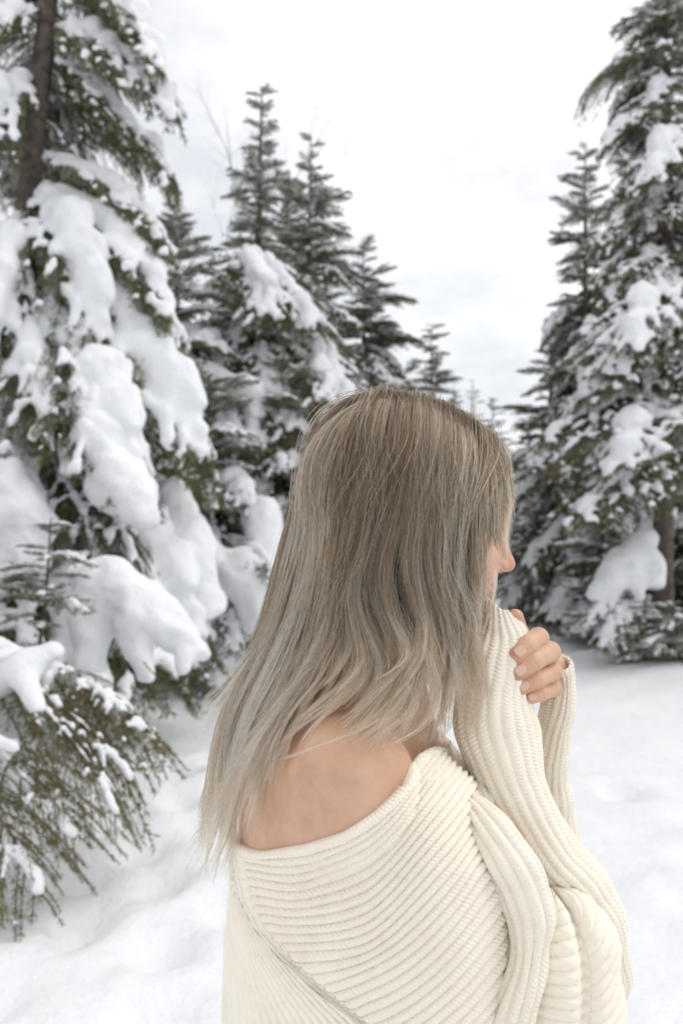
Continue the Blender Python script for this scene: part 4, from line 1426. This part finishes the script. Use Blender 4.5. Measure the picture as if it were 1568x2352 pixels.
# near (right) forearm sleeve, cuff pulled over the hand at the mouth, running down to the elbow roll
tube("sleeve", [(1147, 1397, 0.862, 0.0098, 0.016), (1152, 1425, 0.861, 0.0160, 0.020), (1157, 1470, 0.858, 0.0235, 0.025), (1144, 1540, 0.850, 0.0305, 0.030), (1130, 1620, 0.842, 0.0385, 0.034), (1143, 1700, 0.835, 0.0385, 0.035),
                (1172, 1790, 0.825, 0.0325, 0.035), (1212, 1880, 0.812, 0.0295, 0.036), (1262, 1955, 0.802, 0.0275, 0.037), (1325, 2025, 0.798, 0.0245, 0.034), (1375, 2105, 0.802, 0.0195, 0.032), (1398, 2210, 0.810, 0.0135, 0.030), (1400, 2330, 0.815, 0.0115, 0.03), (1390, 2460, 0.815, 0.012, 0.03), (1370, 2600, 0.81, 0.012, 0.03)],
     19, sweater, n_around=190, n_along=330, amp=0.0028, crumple=0.0036, close=(False, True), seed=1, twist=-1.0, slant=0.011)
tube("sleeve", [(880, 1850, 0.80, 0.03, 0.03), (980, 1890, 0.795, 0.040, 0.036), (1090, 1945, 0.805, 0.040, 0.038), (1200, 2000, 0.812, 0.036, 0.036), (1300, 2055, 0.818, 0.034, 0.034), (1350, 2110, 0.82, 0.024, 0.028)],
     16, sweater, n_around=110, n_along=120, amp=0.0032, crumple=0.003, close=(True, True), seed=9)
# far (left) forearm sleeve
tube("sleeve", [(1281, 1520, 0.894, 0.0120, 0.022), (1287, 1555, 0.899, 0.0125, 0.028), (1285, 1610, 0.906, 0.0150, 0.031), (1272, 1680, 0.918, 0.0165, 0.030), (1262, 1750, 0.93, 0.0165, 0.030), (1266, 1830, 0.945, 0.0180, 0.032), (1280, 1920, 0.96, 0.022, 0.034), (1300, 2020, 0.975, 0.026, 0.036), (1310, 2140, 0.99, 0.034, 0.04), (1240, 2200, 1.0, 0.04, 0.045), (1100, 2100, 1.0, 0.05, 0.05)],
     15, sweater, n_around=120, n_along=220, amp=0.0032, crumple=0.003, seed=2, close=(False, True), twist=2.0)
# cloth of the sleeve bunched below the forearm
tube("sleeve_fold", [(1075, 1835, 0.785, 0.008, 0.012), (1108, 1882, 0.752, 0.0135, 0.018), (1152, 1950, 0.733, 0.020, 0.020), (1188, 2020, 0.732, 0.0225, 0.021), (1212, 2095, 0.732, 0.0200, 0.021), (1210, 2180, 0.730, 0.0170, 0.021), (1190, 2270, 0.726, 0.0170, 0.021), (1165, 2360, 0.722, 0.019, 0.021), (1130, 2460, 0.71, 0.02, 0.025), (1100, 2560, 0.71, 0.02, 0.02)],
     12, sweater, n_around=130, n_along=220, amp=0.0040, crumple=0.0034, close=(True, True), seed=3)
tube("sleeve_fold", [(1268, 2040, 0.765, 0.012, 0.016), (1292, 2090, 0.760, 0.030, 0.026), (1304, 2160, 0.756, 0.0425, 0.034), (1306, 2250, 0.754, 0.0460, 0.038), (1298, 2350, 0.752, 0.0490, 0.040), (1280, 2480, 0.75, 0.050, 0.040), (1255, 2600, 0.75, 0.042, 0.035)],
     0, sweater, kind='ring', pitch=0.0106, amp=0.0030, n_around=230, n_along=260, crumple=0.0030, close=(True, True), seed=4, stitch=70, crease=(1.5 * math.pi + 0.28, 0.013, 0.16))
# far collar edge seen through the gap in the hair
tube("collar", [(880, 1560, 0.99, 0.008, 0.016), (930, 1600, 0.965, 0.008, 0.018), (968, 1652, 0.945, 0.0082, 0.018), (1010, 1708, 0.915, 0.0085, 0.018), (1052, 1757, 0.88, 0.0085, 0.018), (1100, 1812, 0.83, 0.009, 0.018), (1130, 1860, 0.79, 0.009, 0.018)],
     9, sweater, n_around=70, n_along=150, amp=0.0022, crumple=0.0008, close=(True, True), seed=6)


def wool_fuzz():
    """loose fibres standing off the knit"""
    rng = np.random.default_rng(9)
    pts = []
    for o in [sweater] + list(sweater.children):
        me = o.data
        n = len(me.vertices)
        co = np.empty(n * 3, np.float32)
        no = np.empty(n * 3, np.float32)
        me.vertices.foreach_get("co", co)
        me.vertex_normals.foreach_get("vector", no)
        co, no = co.reshape(-1, 3), no.reshape(-1, 3)
        k = 15000 if o is sweater else 5000
        ok = np.where((co[:, 1] < 0.92) & (co[:, 2] > 0.95))[0]
        ii = rng.choice(ok, min(k, len(ok)), replace=False)
        L = rng.uniform(0.0015, 0.0048, len(ii))[:, None]
        d = no[ii] + rng.normal(0, 0.75, (len(ii), 3))
        d /= np.linalg.norm(d, axis=1)[:, None]
        d2 = d + rng.normal(0, 0.7, d.shape)
        p0 = co[ii] - no[ii] * 0.0008
        p1 = p0 + d * L * 0.6
        p2 = p1 + d2 * L * 0.5
        pts.append(np.stack([p0, p1, p2], 1))
    P = np.concatenate(pts)
    hc = bpy.data.hair_curves.new("wool_fuzz")
    hc.add_curves([3] * len(P))
    hc.attributes["position"].data.foreach_set("vector", P.astype(np.float32).ravel())
    ra = hc.attributes.get("radius") or hc.attributes.new("radius", 'FLOAT', 'POINT')
    ra.data.foreach_set("value", np.full(len(P) * 3, 0.00006, np.float32))
    hc.materials.append(MAT['fuzz'])
    o = add_obj("wool_fuzz", hc, sweater)
    o["kind"] = "stuff"


wool_fuzz()
# ------------------------------------------------------------------ hair
GUIDES = [  # rows of (px, py); side depth, end depth
    ([(874, 908), (820, 916), (768, 950), (722, 1015), (690, 1100), (660, 1200), (630, 1300), (595, 1420), (560, 1540), (538, 1670), (520, 1780), (484, 1880), (464, 1985)], 0.890, 0.850),
    ([(876, 907), (838, 922), (795, 960), (748, 1035), (715, 1130), (690, 1240), (658, 1350), (618, 1470), (585, 1600), (566, 1720), (535, 1830), (495, 1950)], 0.855, 0.815),
    ([(878, 906), (856, 925), (824, 968), (782, 1050), (750, 1150), (730, 1260), (706, 1380), (668, 1500), (635, 1620), (602, 1740), (565, 1850), (530, 1930)], 0.826, 0.775),
    ([(880, 904), (850, 970), (815, 1070), (792, 1180), (772, 1290), (752, 1400), (716, 1520), (680, 1630), (645, 1740), (605, 1840)], 0.806, 0.725),
    ([(895, 906), (878, 980), (850, 1090), (826, 1200), (806, 1310), (788, 1420), (765, 1530), (735, 1620), (690, 1710)], 0.798, 0.695),
    ([(920, 909), (905, 990), (885, 1100), (865, 1210), (842, 1310), (842, 1420), (852, 1500), (842, 1590), (800, 1665), (755, 1725)], 0.794, 0.685),
    ([(948, 913), (935, 1000), (920, 1110), (900, 1220), (882, 1310), (900, 1400), (930, 1480), (926, 1560), (880, 1640), (800, 1705), (720, 1742)], 0.793, 0.680),
    ([(978, 919), (970, 1010), (960, 1120), (945, 1230), (935, 1320), (952, 1410), (975, 1490), (972, 1560), (930, 1625), (870, 1680), (800, 1728)], 0.794, 0.685),
    ([(1010, 929), (1005, 1020), (1000, 1130), (990, 1240), (985, 1330), (1002, 1420), (1032, 1510), (1046, 1600), (1026, 1665), (962, 1708)], 0.798, 0.745),
    ([(1045, 944), (1045, 1030), (1045, 1140), (1036, 1250), (1030, 1350), (1045, 1440), (1066, 1540), (1072, 1620), (1045, 1690)], 0.804, 0.775),
    ([(1078, 963), (1085, 1040), (1090, 1140), (1085, 1250), (1078, 1350), (1086, 1440), (1096, 1530), (1090, 1620)], 0.814, 0.790),
    ([(1105, 982), (1124, 1050), (1135, 1140), (1130, 1240), (1118, 1340), (1112, 1440), (1118, 1530), (1128, 1600)], 0.826, 0.800),
    ([(1128, 1000), (1156, 1060), (1168, 1130), (1170, 1200), (1162, 1280), (1146, 1370)], 0.850, 0.838),
    ([(1140, 1012), (1170, 1075), (1181, 1150), (1183, 1220), (1174, 1290)], 0.880, 0.872),
]
NPT = 30


def build_hair():
    rng = np.random.default_rng(77)
    ng = len(GUIDES)
    gp = np.zeros((ng, NPT, 3))
    for i, (pts, ds, de) in enumerate(GUIDES):
        c = catmull(np.c_[np.array(pts, float), np.zeros(len(pts))], 200)
        L = np.r_[0, np.cumsum(np.linalg.norm(np.diff(c, axis=0), axis=1))]
        u = np.linspace(0, L[-1], NPT)
        x, y = np.interp(u, L, c[:, 0]), np.interp(u, L, c[:, 1])
        y0 = pts[0][1]
        k = smooth01(y0 - 60, y0 + 210, y) ** 0.75
        d = 0.885 + (ds - 0.885) * k
        if i >= 11:
            d += 0.012
        d += (de - ds) * smooth01(1380, min(1720, max(pts[-1][1], 1400)), y)
        gp[i] = np.stack([x, y, d], -1)
    ymax = gp[:, -1, 1]

    def guide_at(t):
        """(n,) guide coordinate -> (n, NPT, 3) by cubic blending"""
        t = np.clip(t, 0, ng - 1.001)
        i = t.astype(int)
        f = (t - i)[:, None, None]
        a, b, c, d = gp[np.maximum(i - 1, 0)], gp[i], gp[i + 1], gp[np.minimum(i + 2, ng - 1)]
        lin = b * (1 - f) + c * f
        cub = 0.5 * (2 * b + (c - a) * f + (2 * a - 5 * b + 4 * c - d) * f ** 2 + (3 * b - a - 3 * c + d) * f ** 3)
        return 0.5 * lin + 0.5 * cub

    pts_all, col_all, rad_all = [], [], []
    s = np.linspace(0, 1, NPT)[None, :]

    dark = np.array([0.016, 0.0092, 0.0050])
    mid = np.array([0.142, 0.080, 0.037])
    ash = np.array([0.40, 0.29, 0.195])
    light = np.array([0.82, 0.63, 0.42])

    BIG = np.array([0.5, 1.5, 2.7, 4.9, 5.9, 7.0, 8.3, 9.2, 10.3, 11.4, 12.5])

    WAVE = [(rng.uniform(13, 27), rng.uniform(1.5, 2.4), rng.uniform(0, 6.28)) for _ in BIG]

    def strands(n_lock, per, far=False, layer_rng=(0, 1), trange=(0.0, 13.0), weights=None, loose=1.0, wave=1.0, shorten=(0.86, 1.04), bright=0.0, gather=1.0, tipmix=0.68, nape=0.09):
        tl = rng.uniform(*trange, n_lock)
        if weights is not None:
            keep = rng.random(n_lock) < np.interp(tl, np.arange(ng), weights)
            tl = tl[keep]
        n_l = len(tl)
        lay = rng.uniform(*layer_rng, n_l)
        amp = (5.0 + 27.0 * rng.beta(1.3, 2.2, n_l)) * wave
        frq = rng.uniform(0.9, 2.1, n_l)
        phs = rng.uniform(0, 6.28, n_l)
        leng = rng.uniform(*shorten, n_l) * (1 - nape * np.exp(-((tl - 6.0) / 1.7) ** 4))
        tone = np.clip(rng.beta(0.6, 0.75, n_l), 0, 1)
        clump = rng.uniform(0.03, 0.11, n_l)
        wide = rng.uniform(0.07, 0.18, n_l)
        off = rng.normal(0, 1, (n_l, 2))
        cnt = np.maximum(rng.poisson(per, n_l), 6)
        i = np.repeat(np.arange(n_l), cnt)
        n = len(i)
        # strands fan out at the root and gather into the lock lower down
        k1, k2 = smooth01(0.03, 0.40, s), smooth01(0.40, 0.95, s)
        spread = (0.45 * (1 - k1) + wide[i][:, None] * k1 * (1 - k2) + clump[i][:, None] * k2) * loose
        e = rng.normal(0, 1, n)[:, None]
        t0 = tl[i][:, None]
        base = guide_at(tl[i])
        side = guide_at(np.clip(tl[i] + 0.5, 0, ng - 1.001)) - guide_at(np.clip(tl[i] - 0.5, 0, ng - 1.001))
        cl = np.argmin(np.abs(tl[:, None] - BIG[None]), 1)
        ctr = BIG[cl]
        WV = np.array(WAVE)[cl][i]
        pull = (ctr - tl) * rng.uniform(0.35, 0.95, n_l) * gather
        cross = np.where(rng.random(n_l) < 0.45, rng.normal(0, 0.65, n_l), 0) * wave * np.where((tl > 0.8) & (tl < 10.5), 1, 0.2)
        curl = rng.normal(0, 28, n_l) * wave
        g = base + side * (e * spread + pull[i][:, None] * smooth01(0.22, 0.72, s) + cross[i][:, None] * smooth01(0.25, 1.0, s))[..., None]
        # cut to length: resample along the strand
        fl = np.clip(leng[i] * rng.uniform(0.93, 1.03, n), 0.3, 1.08)[:, None]
        q = s * fl * (NPT - 1)
        j = np.clip(np.floor(q).astype(int), 0, NPT - 2)
        w = (q - j)[..., None]
        r_ = np.arange(n)[:, None]
        g = g[r_, j] * (1 - w) + g[r_, j + 1] * w
        sv = s * fl
        # waves of the lock and of single strands
        wv = amp[i][:, None] * smooth01(0.28, 0.95, sv) * np.sin(6.28 * frq[i][:, None] * sv + phs[i][:, None])
        wv *= 0.55
        wv += wave * WV[:, 0:1] * smooth01(0.3, 0.8, sv) * np.sin(6.28 * WV[:, 1:2] * sv + WV[:, 2:3])
        wv += rng.normal(0, 2.1, n)[:, None] * loose * np.sin(6.28 * rng.uniform(1.5, 4, n)[:, None] * sv + rng.uniform(0, 6.28, n)[:, None]) * smooth01(0.05, 0.6, sv)
        g[..., 0] += wv + off[i, 0][:, None] * 17 * smooth01(0.3, 1, sv)
        g[..., 0] += curl[i][:, None] * np.clip((s - 0.72) / 0.28, 0, 1) ** 2
        g[..., 1] += 0.25 * wv
        g[..., 1] -= rng.exponential(1.6, n)[:, None] * (1 - smooth01(0.0, 0.12, sv)) * 2
        # depth: layers below the surface, thickness of the lock
        thick = (0.004 + 0.020 * lay[i][:, None]) * smooth01(0.02, 0.4, sv)
        g[..., 2] += thick * np.clip(1 - smooth01(0.75, 1.0, sv) * 0.5, 0, 1) + rng.normal(0, 0.0022, n)[:, None] + off[i, 1][:, None] * 0.005 * smooth01(0.3, 1, sv)
        if far:
            up = g[..., 2]
            g[..., 2] = 0.885 + (0.885 - np.minimum(up, 0.885)) * 0.95
            g[..., 0] += 6 * smooth01(0.1, 0.5, sv)
        P = W(g[..., 0], g[..., 1], g[..., 2])
        # keep outside head, neck and shoulders
        marg = 0.0035 + np.clip(0.006 * (1.2 - lay[i]), 0, 0.009) + rng.uniform(0, 0.003, n)
        for _ in range(2):
            flat = P.reshape(-1, 3)
            dd = sd_hairbody(flat)
            mg = np.repeat(marg, NPT)
            bad = dd < mg
            if bad.any():
                b = flat[bad]
                ep = 0.002
                gr = np.stack([sd_hairbody(b + np.eye(3)[k] * ep) - sd_hairbody(b - np.eye(3)[k] * ep) for k in range(3)], -1)
                gr /= np.linalg.norm(gr, axis=1)[:, None] + 1e-9
                flat[bad] = b + gr * (mg[bad] + 0.0004 - dd[bad])[:, None]
            P = flat.reshape(P.shape)
        # smooth kinks made by the push-out
        for _ in range(3):
            P[:, 1:-1] = 0.25 * P[:, :-2] + 0.5 * P[:, 1:-1] + 0.25 * P[:, 2:]
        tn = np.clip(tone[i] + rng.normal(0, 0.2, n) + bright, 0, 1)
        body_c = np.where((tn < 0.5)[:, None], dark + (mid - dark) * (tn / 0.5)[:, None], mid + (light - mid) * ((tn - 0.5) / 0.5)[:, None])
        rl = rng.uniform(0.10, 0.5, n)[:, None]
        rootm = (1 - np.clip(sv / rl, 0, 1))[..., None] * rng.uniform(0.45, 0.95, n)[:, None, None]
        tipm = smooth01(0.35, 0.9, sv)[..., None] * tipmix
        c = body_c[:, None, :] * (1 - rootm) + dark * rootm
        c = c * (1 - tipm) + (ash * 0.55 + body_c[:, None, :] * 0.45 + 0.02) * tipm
        c = c * rng.uniform(0.9, 1.1, n)[:, None, None]
        pts_all.append(P)
        col_all.append(c)
        rad_all.append(np.full(n, 1.0))

    dens = np.array([0.9, 1, 1, 1, 1, 1, 1, 1, 1, 0.9, 0.50, 0.16, 0.05, 0.03])
    strands(150, 44, layer_rng=(0.8, 1.5), weights=dens, wave=0.35, shorten=(0.5, 0.76), bright=-0.55, trange=(0, 9.8), loose=1.3, gather=0.0, tipmix=0.05)     # under layer, toned dark to paint in the shade between the locks
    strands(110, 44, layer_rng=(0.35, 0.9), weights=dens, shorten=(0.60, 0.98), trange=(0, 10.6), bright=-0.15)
    strands(110, 46, layer_rng=(0.0, 0.4), weights=dens, shorten=(0.72, 1.02), bright=0.13)                              # outer layer
    strands(85, 24, layer_rng=(-0.15, 0.1), weights=dens, wave=1.2, bright=0.24, nape=0.0)                            # light separate locks
    strands(34, 46, layer_rng=(0.1, 0.9), trange=(0.0, 3.2), wave=0.9, shorten=(0.9, 1.05))                  # long tail at the back
    strands(34, 30, layer_rng=(0.0, 0.4), trange=(10.2, 12.4), wave=0.4, shorten=(0.38, 0.62))               # fringe over forehead and eye
    strands(150, 40, far=True, layer_rng=(0.0, 1.0), trange=(0.0, 8.3), wave=0.8, shorten=(0.55, 0.74))
    strands(60, 8, layer_rng=(-0.2, 0.3), weights=dens, loose=3.2, wave=0.6, shorten=(0.3, 0.9), bright=0.25, gather=0.0, trange=(1.0, 12.0))   # frizz
    strands(110, 6, layer_rng=(-0.35, 0.2), weights=np.clip(dens + 0.1, 0, 1), loose=2.2, wave=1.5, shorten=(0.6, 1.06), bright=0.2, trange=(1.3, 11.0))   # flyaways
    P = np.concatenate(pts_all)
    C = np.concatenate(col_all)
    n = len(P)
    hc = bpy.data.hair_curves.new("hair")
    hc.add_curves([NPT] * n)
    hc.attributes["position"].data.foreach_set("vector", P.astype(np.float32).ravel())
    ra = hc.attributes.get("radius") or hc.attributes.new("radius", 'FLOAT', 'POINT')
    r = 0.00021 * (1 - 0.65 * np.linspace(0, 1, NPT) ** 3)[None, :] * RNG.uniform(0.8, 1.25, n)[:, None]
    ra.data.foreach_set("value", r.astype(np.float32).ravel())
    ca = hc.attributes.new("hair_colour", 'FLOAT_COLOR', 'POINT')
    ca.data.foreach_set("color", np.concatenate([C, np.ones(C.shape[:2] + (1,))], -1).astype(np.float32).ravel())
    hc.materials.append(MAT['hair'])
    o = add_obj("hair", hc, person, world_verts=True)
    o["label"] = "shoulder-length ash-blonde hair with darker roots"


def sd_hairbody(p):
    d = sd_ell((p - HC) @ HR, (-0.018, 0, 0.004), (0.090, 0.074, 0.085))
    d = np.minimum(d, sd_ell((p - HC) @ HR, (0.034, 0, -0.05), (0.060, 0.058, 0.088)))
    d = smin(d, sd_cone(p, hl(-0.032, 0, -0.075), W(850, 1635, 0.885), 0.050, 0.056), 0.03)
    return smin(d, sd_torso_only(p), 0.035)


build_hair()
